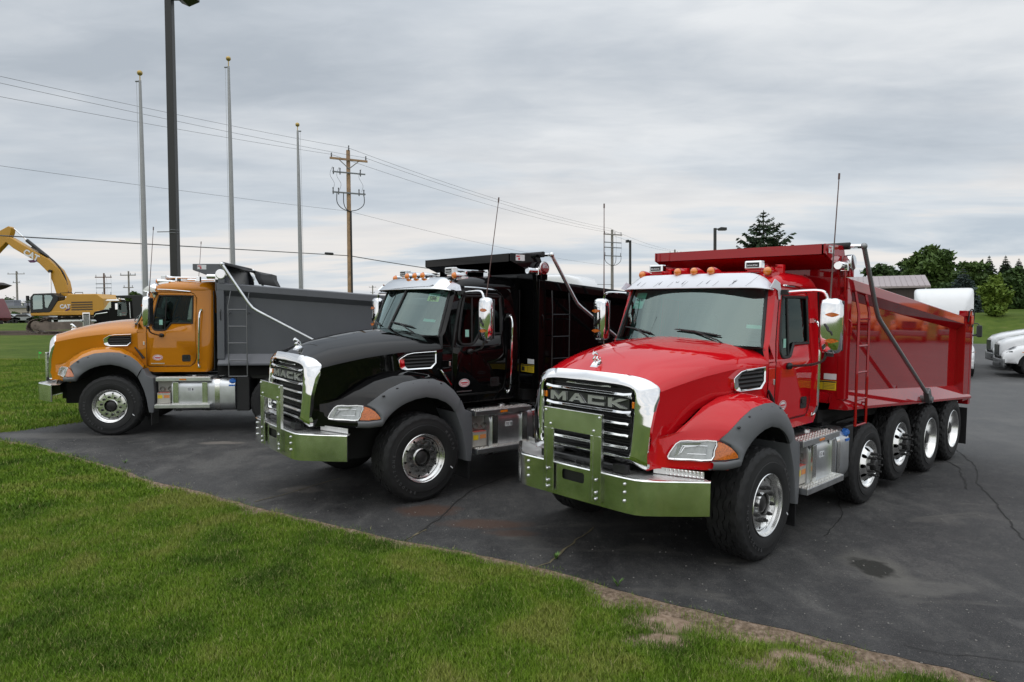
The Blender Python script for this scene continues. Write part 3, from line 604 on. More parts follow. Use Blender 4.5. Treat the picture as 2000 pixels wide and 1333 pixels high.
        for zz, w, dp in ((2.035, .05, .03), (2.045, .085, .05), (2.075, .107, .064), (2.2, .112, .068), (2.4, .112, .068), (2.53, .107, .064), (2.575, .09, .054), (2.595, .055, .03)):
            rows.append([(1.50+w*math.copysign(abs(math.cos(q))**.55, math.cos(q)), .77+dp*math.copysign(abs(math.sin(q))**.55, math.sin(q)), zz) for q in (2*math.pi*k/20 for k in range(20))])
        mh.grid(rows, cv=True, cap=True); mo = mh.build('mirror', CHROME, root, mir, 60)
        mg = MB(); mg.bx(1.405, 1.60, .832, .842, 2.06, 2.57); mg.build('mirror_glass', mat('mirror_back', (.05, .05, .055), .1, .5), mo, mir, bevel=.01)
        for z in (2.43, 2.165):
            ml = MB(); ml.grid([[(1.535+.075*u, .70-.012*v, z+.024*w*(1-abs(u))**.6) for w in (-1, 0, 1)] for u, v in ((-1, 0), (-.5, .7), (0, 1), (.5, .7), (1, 0))]); ml.build('mirror_lamp', AMBERD, mo, mir)
        bd = MB(); bd.tube([(1.46, .698, 2.335), (1.49, .694, 2.30), (1.50, .69, 2.27), (1.53, .692, 2.255), (1.54, .695, 2.22)], [.009, .012, .009, .010, .006], 6); bd.build('mirror_emblem', BLACKM, mo, mir)
        ar = MB(); ar.tube(smooth_path([(1.03, .75, 2.66), (1.2, .75, 2.672), (1.36, .755, 2.675), (1.43, .76, 2.655), (1.46, .765, 2.59)], 4), .016, 8); ar.build('mirror_arm', CHROME, mo, mir)
        ar = MB(); ar.tube(smooth_path([(1.05, .85, 1.868), (1.2, .82, 1.885), (1.36, .79, 1.92), (1.44, .775, 1.97), (1.455, .77, 2.04)], 4), .014, 8); ar.build('mirror_arm', mat('mirror_arm_dark', (.16, .15, .15), .25, .8), mo, mir)
        MB().ellip((1.045, .85, 1.867), (.035, .05, .038), 12, 8).build('mirror_pivot', BLACKP, mo, mir); MB().box((1.02, .75, 2.66), (.07, .06, .055)).build('mirror_mount', BLACKP, mo, mir, bevel=.004); MB().bx(1.47, 1.53, .75, .79, 2.0, 2.04).build('mirror_camera', BLACKP, mo, mir, bevel=.004)
        an = MB(); tp_ = P['ant']; an.tube([(1.475, .79, 2.57), (1.475+tp_[0]*.5, .79+tp_[1]*.5, 3.2), (1.475+tp_[0], .79+tp_[1], 3.84)], [.009, .006, .005], 6); an.tube([(1.475+tp_[0]*.97, .79+tp_[1]*.97, 3.80), (1.475+tp_[0], .79+tp_[1], 3.86)], .010, 6); (an.build('antenna', mat('antenna_rod', (.13, .08, .075), .5), root, mir) if not (mir and P['oneant']) else None)
    # cab structure: roof, back wall, floor, firewall
    rf = MB(); rows = []
    for z, y0, y1, hx, e in ((2.725, .71, 1.785, .962, 9), (2.745, .675, 1.79, .968, 9), (2.785, .665, 1.792, .955, 8), (2.83, .70, 1.79, .925, 7), (2.868, .77, 1.785, .86, 6), (2.897, .88, 1.77, .74, 5), (2.915, 1.0, 1.74, .55, 4), (2.922, 1.2, 1.6, .25, 3)):
        cy, hy = (y0+y1)/2, (y1-y0)/2
        rows.append([(hx*math.copysign(abs(math.cos(q))**(2/e), math.cos(q)), cy+hy*math.copysign(abs(math.sin(q))**(2/e), math.sin(q)), z) for q in (2*math.pi*(k+.5)/56 for k in range(56))])
    rf.grid(rows, cv=True, cap=True); rf.build('roof', paint, root, smooth=55)
    fw = MB(); fw.bx(-.97, .97, .46, .50, 1.2, 2.06); fw.bx(-.97, .97, .5, 1.68, 1.17, 1.22); fw.bx(-.9, .9, 1.70, 1.72, 1.2, 2.70); fw.build('cab_interior', mat('interior_dark', (.035, .037, .04), .9), root)
    hdl = MB(); hdl.bx(-.955, .955, 1.766, 1.78, 1.2, 2.72); hdl.bx(-.35, .35, 1.779, 1.79, 2.2, 2.55); hdl.build('cab_back', BLACKM, root)
    ds = MB(); ds.grid([[(x, .44+.22*max(0, abs(x)/.95)**2*0-.0, 2.06) for x in (-.94, -.5, 0, .5, .94)], [(x, .62, 2.105) for x in (-.94, -.5, 0, .5, .94)], [(x, .78, 2.08) for x in (-.94, -.5, 0, .5, .94)], [(x, .80, 1.75) for x in (-.94, -.5, 0, .5, .94)]]); ds.grid([[(-.94, .3, 2.09), (0, .2, 2.1), (.94, .3, 2.09)], [(-.94, .5, 2.09), (0, .5, 2.1), (.94, .5, 2.09)]]); ds.build('dashboard', DASH, root)
    for s in (-1, 1):
        se = MB(); se.box((s*.48, 1.22, 1.72), (.52, .5, .16)); se.box((s*.48, 1.50, 2.08), (.50, .14, .66), R=Matrix.Rotation(R_(-10), 3, 'X')); se.box((s*.48, 1.56, 2.44), (.30, .10, .18)); se.build('seat', SEAT, root, bevel=.04)
    sw = MB(); sw.tube([(.48+.21*math.cos(q), .88+.21*.55*math.sin(q), 2.10+.21*.83*math.sin(q)*.6) for q in (k*math.pi/12 for k in range(24))], .016, 6, closed=True); sw.tube([(.48, .72, 1.95), (.48, .88, 2.10)], .03, 8); sw.box((.48, .88, 2.10), (.4, .02, .03)); sw.build('steering_wheel', BLACKP, root)
    # windshield
    yc = lambda z: .19+(z-2.17)*.535
    ye = lambda z: .42+(z-2.11)*.37
    xe = lambda z: lerp([(2.06, .95), (2.72, .866)], z)
    def wpt(s, z, o=0.): return (s*xe(z), yc(z)+(ye(z)-yc(z))*abs(s)**2.2-o, z)
    wz = MB(); wz.grid([[wpt(-1+2*k/20, z) for k in range(21)] for z in (2.06, 2.2, 2.35, 2.5, 2.62, 2.74)]); wo = wz.build('windshield', WGLASS, root, smooth=60)
    gk = MB(); path = [wpt(s, 2.075, .004) for s in (-1+.1*k for k in range(21))]+[wpt(1, z, .004) for z in (2.15, 2.3, 2.5, 2.7)]+[wpt(s, 2.715, .004) for s in (1-.1*k for k in range(21))]+[wpt(-1, z, .004) for z in (2.5, 2.3, 2.15)]
    gk.tube(path, .019, 6, closed=True); gk.build('windshield_gasket', BLACKP, wo)
    bnd = MB(); bnd.grid([[wpt(-1+2*k/24, 2.72, -.012) for k in range(25)], [wpt(-1+2*k/24, 2.585-.03*math.cos((-1+2*k/24)*math.pi*2)*1., -.012) for k in range(25)]]); bnd.build('shade_band', DARK, wo)
    if P['split']:
        dv = MB(); dv.tube([wpt(0, 2.08, .01), wpt(0, 2.72, .01)], .016, 6); dv.build('windshield_divider', BLACKP, wo)
    for xa, xb in ((-.80, -.28), (.02, .56)):
        wp = MB(); n_ = 8
        wp.tube([wpt((xa+(xb-xa)*k/n_)/.93, 2.245-.055*(k/n_)**1.5, .03) for k in range(n_+1)], [.006]+[.011]*(n_-1)+[.006], 6)
        wp.tube([wpt((xa+(xb-xa)*.45)/.93, 2.235, .045), wpt((xb-.02)/.93, 2.145, .05), wpt((xb+.04)/.93, 2.10, .02)], .009, 6); wp.build('wiper', BLACKP, wo)
    def sticker(x0, x1, z0, z1, m, nm, txt=None, tm=INK, sz=.1, tilt=0):
        q = MB(); q.grid([[tuple(Vector(wpt((x0+(x1-x0)*k/4)/.9, z+tilt*k/4, -.006))) for k in range(5)] for z in (z0, z1)]); so = q.build(nm, m, wo)
        if txt:
            for t_, xx, zz, ss in txt:
                q = MB(); v2, f2 = text2d(t_, ss, .01); q.add([wpt((xx+a)/.9, zz+b, .0008) for a, b in v2], f2); q.build('sticker_print', tm, wo, smooth=0)
    for st in P['stickers']: sticker(*st)
    # visor
    vz = MB(); prof = [(.625, 2.868, .80), (.60, 2.862, .835), (.545, 2.825, .875), (.48, 2.762, .915), (.43, 2.708, .945), (.425, 2.700, .95)]
    rows = []
    for y, z, hx in prof:
        r_ = []
        for k in range(41):
            s = -1+2*k/40; a = abs(s); dz = (-.09 if z > 2.71 else -.02)*max(0, (a-.8)/.2)**2.2; dy = .13*max(0, (a-.75)/.25)**2.2
            r_.append((s*hx*1.03, y+dy+.02*a*a, z+dz+.006*(1-a*a)))
        rows.append(r_)
    vz.grid(rows); vo = vz.build('sun_visor', P['visor'], root, smooth=60, solid=.004)
    for mir in (False, True):
        vt = MB(); vt.prism([(.50, 2.71), (.60, 2.80), (.72, 2.76), (.745, 2.68), (.73, 2.585), (.70, 2.585), (.675, 2.68), (.60, 2.70)], 'x', .972, .978); vt.build('visor_bracket', P['visor'], vo, mir)
    if P['film']:
        fp = MB()
        def vp(s, t): 
            y, z = .50+.11*t, 2.772+.085*t; return (s*.93, y-.012+.02*s*s, z+.004+.006*(1-s*s))
        for i in range(9):
            s0 = -.86+.21*i; a, b = vp(s0-.03, -.62), vp(s0+.05, .8); fp.tube([a, b], .0012, 4)
        for i in range(5):
            s0 = -.74+.34*i; fp.tube([vp(s0-.015, -.3), vp(s0+.02, .35)], .0028, 4); fp.tube([vp(s0+.004, .27), vp(s0+.02, .35), vp(s0+.026, .15)], .0025, 4)
        for s0 in (-.16, .62): fp.tube([vp(s0+.02*math.cos(q), .05+.13*math.sin(q)) for q in (k*math.pi/6 for k in range(12))], .0025, 4, closed=True)
        fp.build('film_print', INK, vo)
    # roof marker lamps and air horns
    for x, y, z in ((0, .60, 2.905), (.219, .60, 2.904), (-.219, .60, 2.904), (.822, .735, 2.893), (-.822, .735, 2.893)):
        ml = MB(); ml.lathe([(.0, .05), (.05, .049), (.13, .036), (.22, .012), (.235, .002)], (x, y, z), 'y', 14); ml.bx(x-.04, x+.04, y+.02, y+.2, z-.06, z-.01); mo = ml.build('marker_lamp', CHROME if P['lampchrome'] else paint, root)
        mm = MB(); mm.lathe([(-.045, .003), (-.038, .026), (-.018, .042), (.002, .047)], (x, y, z), 'y', 14); mm.build('amber_lens', AMBER, mo)
    for s in (-1, 1):
        hx = s*.645 if s > 0 else -.555; hx = .64*s
        hb = MB(); hb.box((hx, .80, 2.965), (.20, .09, .095)); ho = hb.build('air_horn', WHITE if P['lampchrome'] else CHROME, root, bevel=.016, segs=3)
        hp = MB(); hp.bx(hx-.075, hx+.075, .7525, .756, 2.938, 2.992); hp.build('horn_shield_panel', BLACKP, ho)
        ht = MB(); mack(ht, hx-.062, hx+.062, 2.952, .018, .7505, .002); ht.build('horn_shield_lettering', LABELW, ho, smooth=0)
        tb = MB(); tb.tube([(hx, .84, 2.968), (hx, .95, 2.972), (hx, 1.40, 2.975)], [.045, .022, .014], 10); tb.build('horn_trumpet', CHROME, ho)
        mb_ = CHROME if P['lampchrome'] else paint
        MB().box((hx, 1.42, 2.95), (.10, .07, .10)).build('horn_driver', mb_, ho, bevel=.008); MB().bx(hx-.05, hx+.05, 1.0, 1.04, 2.90, 2.97).build('horn_strap', mb_, ho, bevel=.008); MB().bx(hx-.08, hx+.08, .78, .86, 2.885, 2.92).build('horn_base', mb_, ho, bevel=.008)
    # ---- steps, tank, battery box
    for mir in (False, True):
        for y0, y1, x0, x1, z0, z1 in ((.80, 1.775, .98, 1.245, 1.012, 1.078), (.79, 1.770, 1.10, 1.308, .510, .576)):
            sp = MB(); sp.bx(x0, x1, y0, y1, z0, z1); so = sp.build('step', ALU, root, mir, bevel=.005)
            tt = MB(); tt.bx(x0+.005, x1-.004, y0+.004, y1-.004, z1, z1+.004)
            nx = 2 if z0 < .9 else 3
            for i in range(26):
                for j in range(nx): tt.lathe([(0, .014), (.010, .012), (.012, .006)], (x1-.03-.055*j+(.0 if i % 2 else .012), y0+.03+i*.0365, z1+.003), 'z', 6)
            tt.build('step_tread', mat('step_grip', (.80, .79, .76), .3, 1., var=.2, vs_=30), so, mir)
        mk = MB(); mk.bx(1.243, 1.25, 1.22, 1.34, 1.03, 1.058); mk.build('step_marker', AMBER, root, mir)
        tk = MB(); sec = rrect(.58, 1.195, .425, 1.062, .17, 6); rows = [[(x, y, z) for x, z in [((a-.89)*k+.89, (b-.745)*k+.745) for a, b in sec]] for y, k in ((1.06, .93), (1.068, 1.0), (2.20, 1.0), (2.212, .93))]; tk.grid(rows, cv=True, cap=True); to = tk.build('fuel_tank', TANK, root, mir, 50)
        for y in (1.145, 1.665, 1.88):
            sb = MB(); sb.grid([[(p[0], yy, p[1]) for p in [((a-.89)*1.018+.89, (b-.745)*1.018+.745) for a, b in sec]] for yy in (y-.045, y+.045)], cv=True); sb.build('tank_strap', STEEL, to, mir)
        for y in (1.145, 1.665):
            sb = MB(); sb.bx(1.19, 1.225, y-.05, y+.05, .58, .99); sb.build('step_hanger', STEEL, to, mir, bevel=.004)
        lb = MB(); lb.bx(1.196, 1.199, 1.34, 1.46, .82, .885); lb.build('tank_label', LABELW, to, mir)
        lb = MB()
        for i in range(3): lb.bx(1.1985, 1.2, 1.35, 1.41, .832+.016*i, .838+.016*i)
        lb.bx(1.1985, 1.2, 1.43, 1.45, .83, .87); lb.build('tank_label_print', INK, to, mir)
        lb = MB(); lb.bx(1.196, 1.2, 2.09, 2.20, .905, .935); lb.build('def_label', BLUE, to, mir)
        cp = MB(); cp.lathe([(0, .05), (.05, .05), (.055, .03)], (1.14, 2.155, 1.0), 'x', 12); cp.box((1.17, 2.155, 1.0), (.05, .12, .05)); cp.build('def_cap', BLUE, to, mir, bevel=.01)
        fc = MB(); fc.lathe([(0, .045), (.045, .045), (.05, .03), (.05, .001)], (1.0, 1.42, 1.06), 'z', 14); fc.build('fuel_cap', ALU, to, mir)
        bp = MB(); bp.bx(.70, 1.15, 2.215, 2.46, .42, 1.07); bp.build('rear_guard_box', BLACKP, root, mir, bevel=.02)
        bb = MB(); bb.bx(.75, 1.18, .80, 1.035, .585, .79); bo_ = bb.build('battery_box', mat('battery_case', (.50, .48, .44), .45, .4, var=.15, vs_=12), root, mir, bevel=.008)
        lb = MB(); lb.bx(1.10, 1.183, .82, 1.02, .785, .7925); lb.build('battery_label', mat('battery_red', (.55, .12, .10), .5, var=.4, vs_=40), bo_, mir)
        lb = MB(); lb.bx(1.178, 1.183, .81, .895, .68, .745); lb.build('battery_warning', YELLOW, bo_, mir); lb = MB(); lb.bx(1.178, 1.183, .92, 1.02, .69, .745); lb.build('battery_warning', mat('orange_label', (.65, .25, .08), .5), bo_, mir)
        av = MB(); av.bx(.80, 1.10, .80, 1.05, .80, 1.0); av.lathe([(0, .04), (.06, .04)], (1.08, .88, .86), 'x', 10); av.lathe([(0, .04), (.06, .04)], (1.08, 1.02, .86), 'x', 10); av.build('air_valve', mat('valve_plate', (.35, .34, .32), .5, .5), root, mir)
    # ---- chassis
    Lr = P['L']; ch = MB()
    for s in (-1, 1): ch.bx(s*.36, s*.46, -1.2, Lr-.3, .74, 1.03)
    for y in (-.9, 0, 1, 2.4, 3.2, 4.4, 5.4, Lr-.35): ch.bx(-.36, .36, y-.05, y+.05, .76, 1.0)
    ch.bx(-.55, .55, -1.12, .45, .62, 1.25); ch.bx(-.35, .35, 1.0, 2.3, .55, 1.0); ch.tube([(0, .6, .8), (0, 5.2, .72)], .06, 10); ch.build('chassis_frame', BLACKM, root)
    ax = MB(); ax.tube([(-1.0, 0, .53), (1.0, 0, .53)], .07, 10); ax.bx(-.6, .6, -.09, .09, .42, .56)
    for y in P['rear_axles']: ax.tube([(-1.0, y, .52), (1.0, y, .52)], .09, 10); ax.ellip((0, y, .54), (.26, .26, .24), 12, 8)
    for s in (-1, 1): ax.bx(s*.42-.045, s*.42+.045, -.75, .8, .60, .68); ax.bx(s*.5-.06, s*.5+.06, P['rear_axles'][0]-.3, P['rear_axles'][-1]+.3, .5, .72)
    ax.build('axle', BLACKM, root)
    bkt = MB(); bkt.bx(-1.08, 1.08, 1.86, Lr-.1, 1.10, 1.29) if P['sill'][1] == 0 else bkt.prism([(1.86, 1.12), (1.86, 1.27), (Lr-.2, .97), (Lr-.2, .86)], 'x', -.95, .95); bkt.bx(-.95, .95, 2.0, 2.45, .5, 1.15); bkt.build('underbody', DARK, root)
    for mir in (False, True):
        wheel(root, 0, 1.256, .557, .395, 'steer', mir, letters=not mir)
        for y, z in P['pushers']:
            wheel(root, y, 1.20, .525, .285, 'convex', mir, z=z)
        for y in P['rear_axles']:
            wheel(root, y, 1.22, .525, .275, 'drive', mir); w2 = MB()
            t2 = MB(); t2.lathe([(.01, .30), (-.005, .40), (.03, .51), (.05, .525), (.225, .525), (.25, .5), (.275, .4), (.25, .3)], (.90, y, .525), 'x', 40, sgn=-1); t2.build('inner_tyre', TYRE, root, mir)
        mf = MB(); mf.bx(.66, 1.235, Lr-.06, Lr-.045, .17, .80); mf.build('mud_flap', BLACKP, root, mir)
        if not P['pushers']:
            mf = MB(); mf.bx(.75, 1.2, 2.47, 2.485, .25, 1.0); mf.build('mud_flap', BLACKP, root, mir)
    # ---- dump body
    r0, rs = P['rail']; s0, ss = P['sill']; y0 = 1.92
    rz = lambda y: r0+rs*(y-y0)
    sz = lambda y: s0+ss*(y-y0)
    fb = MB(); fb.add([(x, y, z) for x, y, z in ((-1.14, 1.905, sz(y0)+.19), (1.14, 1.905, sz(y0)+.19), (1.14, 1.905, 2.97), (-1.14, 1.905, 2.97), (-1.14, 1.93, sz(y0)+.19), (1.14, 1.93, sz(y0)+.19), (1.14, 1.93, 2.97), (-1.14, 1.93, 2.97))], [(0, 1, 2, 3), (7, 6, 5, 4), (0, 4, 5, 1), (2, 6, 7, 3), (1, 5, 6, 2), (0, 3, 7, 4)])
    fb.add([(-1.1, 1.92, sz(y0)+.06), (1.1, 1.92, sz(y0)+.06), (1.1, Lr-.02, sz(Lr)+.06), (-1.1, Lr-.02, sz(Lr)+.06)], [(0, 1, 2, 3)])
    bdy = fb.build('dump_body', body, root)
    for x in (-.7, -.25, .25, .7):
        rb = MB(); rb.bx(x-.03, x+.03, 1.86, 1.906, sz(y0)+.2, 2.9); rb.build('front_rib', body, bdy)
    yn = [y0+(Lr-y0)*k/8 for k in range(9)]
    for mir in (False, True):
        sp = MB(); sp.grid([[(1.125-.002*(1-(k/6-1)**2), y, sz(y)+.20+(rz(y)-.23-sz(y)-.20)*k/12) for k in range(13)] for y in yn]); sp.build('side_panel', P['bodyside'], bdy, mir)
        rl = MB(); rl.grid([[(1.115, y, rz(y)-.232), (1.235, y, rz(y)-.128), (1.235, y, rz(y)-.010), (1.225, y, rz(y)), (1.08, y, rz(y)+.012), (1.07, y, rz(y)-.1)] for y in (yn[0]-.02,)+tuple(yn[1:-1])+(Lr-.05,)], cv=True, cap=True); rl.build('top_rail', body, bdy, mir, smooth=20, bevel=.006)
        sl = MB(); sl.grid([[(1.10, y, sz(y)+.215), (1.135, y, sz(y)+.212), (1.275, y, sz(y)+.035), (1.275, y, sz(y)), (1.05, y, sz(y)-.01)] for y in (y0-.01,)+tuple(yn[1:])], cv=True, cap=True); sl.build('side_sill', body, bdy, mir, smooth=20, bevel=.005)
        cp_ = MB(); cp_.bx(1.14, 1.232, 1.90, 2.03, sz(y0)+.12, rz(y0)-.10); cp_.build('corner_post', body, bdy, mir, bevel=.006)
        hb = MB(); hb.tube([(1.225, 1.97, 2.37), (1.26, 1.97, 2.33), (1.26, 1.97, 2.2), (1.225, 1.97, 2.16)], .008, 6); hb.build('grab_handle', BLACKM if P['bodyside'].name[:4] == 'grey' else body, bdy, mir)
        # rear post
        rp = MB(); rp.bx(1.10, 1.245, Lr-.42, Lr, sz(Lr)-.02, rz(Lr)-.015); rp.bx(1.10, 1.25, Lr-.10, Lr+.03, sz(Lr)-.10, rz(Lr)+.07); rp.build('rear_post', body, bdy, mir, bevel=.008)
        lt = MB(); lt.box((1.24, Lr-.2, rz(Lr)-.02), (.10, .16, .15)); lt.box((1.2, Lr-.25, rz(Lr)+.09), (.12, .35, .10)); lt.build('tailgate_latch', body, bdy, mir, bevel=.01)
        hs = MB(); hs.tube(smooth_path([(1.26, Lr-.34, rz(Lr)-.05), (1.27, Lr-.30, rz(Lr)+.13), (1.27, Lr-.1, rz(Lr)+.15), (1.27, Lr-.02, rz(Lr)-.0), (1.27, Lr-.12, rz(Lr)-.14)], 4), .012, 6); hs.build('air_hose', BLACKP, bdy, mir)
        ear = MB(); ear.prism([(1.455, 3.11), (1.455, 3.22), (1.92, 3.228), (1.98, 3.22), (2.09, 2.95), (2.09, rz(2.09)), (1.90, rz(1.9)-.15), (1.86, 2.95)], 'x', 1.118, 1.142); ear.build('shield_end_plate', body, bdy, mir, bevel=.004)
        lb = MB(); lb.bx(1.1425, 1.145, 1.54, 1.70, 3.12, 3.205); lo = lb.build('safety_label', LABELW, bdy, mir); 
        lb = MB(); lb.bx(1.1445, 1.147, 1.55, 1.61, 3.172, 3.19); lb.lathe([(0, .018), (.0025, .018), (.0025, .001)], (1.1445, 1.60, 3.145), 'x', 10); lb.build('label_print', REDINK, bdy, mir)
        # ladder
        ld = MB()
        for y in (2.115, 2.45): ld.tube([(1.225, y+.035, rz(y)-.14), (1.285, y, 2.44), (1.285, y, 1.095)], .011 if P['thin'] else .017, 6 if P['thin'] else 4)
        for z in (2.367, 2.049, 1.732, 1.409, 1.10): ld.tube([(1.285, 2.115, z), (1.285, 2.45, z)], .010 if P['thin'] else .013, 6)
        for z in (1.35, 2.3): ld.tube([(1.13, 2.115, z), (1.285, 2.115, z)], .01, 5); ld.tube([(1.13, 2.45, z), (1.285, 2.45, z)], .01, 5)
        ld.build('ladder', P['ladder'], bdy, mir)
        # tarp arm and motor
        ta = MB(); ty, tz = P['elbow']
        ta.tube([(1.345, 2.03, 3.215), (1.345, ty-.06, tz+.11), (1.345, ty+.02, tz+.01), (1.345, ty+.11, tz-.05), (1.345, 4.66, 1.27)], .027, 10); ta.ellip((1.345, 2.03, 3.215), (.04, .04, .04), 10, 6); ta.build('tarp_arm', P['arm'], bdy, mir)
        pb = MB(); pb.box((1.345, 4.69, 1.25), (.07, .12, .20), R=Matrix.Rotation(R_(38), 3, 'X')); pb.tube([(1.24, 4.74, 1.19), (1.40, 4.74, 1.19)], .05, 12); pb.prism([(4.5, sz(4.5)+.05), (4.95, sz(4.95)+.05), (4.85, 1.12), (4.6, 1.12)], 'x', 1.24, 1.27); pb.build('arm_pivot', mat('pivot_grey', (.18, .185, .19), .4, .6), bdy, mir, bevel=.008)
        mo = MB(); mo.tube([(1.18, 1.72, 2.985), (1.18, 1.98, 2.985)], .05, 14); mo.lathe([(0, .02), (.0, .085), (.03, .095), (.09, .095), (.10, .085), (.10, .001)], (1.16, 1.98, 3.03), 'x', 20); mo.box((1.19, 1.95, 2.985), (.09, .14, .12)); mo.build('tarp_motor', CHROME, bdy, mir, bevel=.01)
        br = MB(); br.bx(1.10, 1.24, 1.93, 2.05, 2.86, 2.945); br.tube([(1.2, 1.88, 2.93), (1.205, 1.88, 2.75), (1.2, 1.9, 2.62)], .012, 6); br.build('motor_bracket', body, bdy, mir, bevel=.006)
        # marker lamps along the sill front
        if P['labels']:
            lb = MB(); lb.bx(.84, 1.135, 1.900, 1.9035, 1.525, 1.635); lo = lb.build('warning_label', YELLOW, bdy, mir)
            lb = MB(); lb.bx(.85, .985, 1.8975, 1.9005, 1.615, 1.630); lb.bx(.99, 1.13, 1.8975, 1.9005, 1.615, 1.630); lb.bx(.985, .989, 1.8975, 1.9005, 1.53, 1.63); lb.bx(.86, .925, 1.8975, 1.9005, 1.54, 1.60)
            for i in range(4): lb.bx(.995, 1.12, 1.8975, 1.9005, 1.542+.017*i, 1.546+.017*i)
            lb.build('label_print', INK, bdy, mir)
            lb = MB(); lb.bx(.99, 1.135, 1.900, 1.9035, 1.65, 1.72); lb.build('white_notice', LABELW, bdy, mir)
    fl2 = MB(); fl2.bx(-1.10, 1.10, 1.45, 1.468, 3.105, 3.218); fl2.add([(-1.12, 1.46, 3.21), (1.12, 1.46, 3.21), (1.12, 1.95, 3.215), (-1.12, 1.95, 3.215), (-1.12, 1.46, 3.10), (1.12, 1.46, 3.10), (1.12, 1.90, 2.955), (-1.12, 1.90, 2.955)], [(0, 1, 2, 3), (7, 6, 5, 4)])
    fl2.add([(-1.12, 1.95, 3.215), (1.12, 1.95, 3.215), (1.12, 2.0, 2.85), (-1.12, 2.0, 2.85)], [(0, 1, 2, 3)]); fl2.build('cab_shield', body, bdy)
    rl = MB(); rl.tube([(-1.2, 2.0, 3.225), (1.2, 2.0, 3.225)], .042, 12); rl.build('tarp_roll', mat('tarp_black', (.012, .012, .013), .7, bump=.4, bs=20), bdy)
    rl = MB(); rl.tube([(1.2, 2.02, 3.22), (1.35, 2.03, 3.215)], .026, 10); rl.tube([(-1.2, 2.02, 3.22), (-1.35, 2.03, 3.215)], .026, 10); rl.build('roll_end', CHROME, bdy)
    if P['tarp']:
        tq = MB(); tq.grid([[(x, 2.03+.55*u, 3.22-.13*u-.03*math.sin(u*7+x*3)*u) for x in (-1.1, -.55, 0, .55, 1.1)] for u in (0, .2, .4, .6, .8, 1)]+[[(x, 2.59, 3.0) for x in (-1.1, -.55, 0, .55, 1.1)], [(x, 2.66, 2.86) for x in (-1.1, -.55, 0, .55, 1.1)]]); tq.build('tarp', mat('tarp_black', (.012, .012, .013), .7), bdy, solid=.02)
    tg = MB(); tg.bx(-1.1, 1.1, Lr-.01, Lr+.05, sz(Lr)-.05, rz(Lr)+.02); tg.build('tailgate', body, bdy, bevel=.01)
    if P['pushers']:
        fg = MB(); fg.prism([(2.3, 1.02), (2.3, 1.09), (2.95, 1.09), (3.0, 1.05)], 'x', .85, 1.0); fg.bx(.75, 1.13, 2.22, 2.28, .42, 1.03); fg.build('axle_hanger', BLACKM, root)
    return root

# ---------------------------------------------------------------- the setting: ground, lot, lawn
def nodes_of(name):
    m = bpy.data.materials.new(name); m.use_nodes = True; t = m.node_tree; return m, t, t.nodes['Principled BSDF']
class NT:
    def __init__(s, t): s.t = t; s.g = t.nodes.new('ShaderNodeNewGeometry').outputs['Position']
    def n(s, ty, **k):
        x = s.t.nodes.new(ty)
        for a, b in k.items(): setattr(x, a, b)
        return x
    def put(s, sock, v):
        if isinstance(v, (int, float)): sock.default_value = v
        elif isinstance(v, (tuple, list)): sock.default_value = v if len(v) != 3 or sock.type == 'VECTOR' else (*v, 1)
        else: s.t.links.new(v, sock)
    def noise(s, scale, det=5, ro=.55, dist=0, sc=(1, 1, 1), loc=(0, 0, 0), out=0):
        mp = s.n('ShaderNodeMapping'); mp.inputs['Scale'].default_value = sc; mp.inputs['Location'].default_value = loc; s.t.links.new(s.g, mp.inputs[0])
        x = s.n('ShaderNodeTexNoise'); x.inputs['Scale'].default_value = scale; x.inputs['Detail'].default_value = det; x.inputs['Roughness'].default_value = ro; x.inputs['Distortion'].default_value = dist
        s.t.links.new(mp.outputs[0], x.inputs['Vector']); return x.outputs[out]
    def mr(s, v, a, b, c=0., d=1.):
        x = s.n('ShaderNodeMapRange'); s.put(x.inputs[0], v)
        for i, q in enumerate((a, b, c, d)): x.inputs[1+i].default_value = q
        return x.outputs[0]
    def math(s, op, a, b=0., clamp=False):
        x = s.n('ShaderNodeMath', operation=op); x.use_clamp = clamp; s.put(x.inputs[0], a); s.put(x.inputs[1], b); return x.outputs[0]
    def mix(s, f, a, b, mode='MIX'):
        x = s.n('ShaderNodeMix', data_type='RGBA', blend_type=mode); s.put(x.inputs[0], f); s.put(x.inputs[6], a); s.put(x.inputs[7], b); return x.outputs[2]
    def ramp(s, v, stops):
        r = s.n('ShaderNodeValToRGB'); e = r.color_ramp.elements
        while len(e) < len(stops): e.new(.5)
        for el, (p, c) in zip(e, stops): el.position = p; el.color = (*c, 1)
        s.put(r.inputs[0], v); return r.outputs[0]
    def blob(s, c, r, soft=.5, warp=.15, wsc=3.):      # 1 inside a noisy ellipse on the ground
        v = s.n('ShaderNodeVectorMath', operation='SUBTRACT'); s.t.links.new(s.g, v.inputs[0]); v.inputs[1].default_value = (c[0], c[1], 0)
        d = s.n('ShaderNodeVectorMath', operation='MULTIPLY'); s.t.links.new(v.outputs[0], d.inputs[0]); d.inputs[1].default_value = (1/r[0], 1/r[1], 0)
        l = s.n('ShaderNodeVectorMath', operation='LENGTH'); s.t.links.new(d.outputs[0], l.inputs[0])
        if not hasattr(s, '_w'): s._w = s.math('SUBTRACT', s.noise(wsc, 3), .5)
        w = s.math('ADD', l.outputs['Value'], s.math('MULTIPLY', s._w, warp*4))
        return s.mr(w, 1+soft*.5, 1-soft*.5)
    def bump(s, p, h, st, dist):
        b = s.n('ShaderNodeBump'); b.inputs['Strength'].default_value = st; b.inputs['Distance'].default_value = dist; s.put(b.inputs['Height'], h); s.t.links.new(b.outputs[0], p.inputs['Normal'])

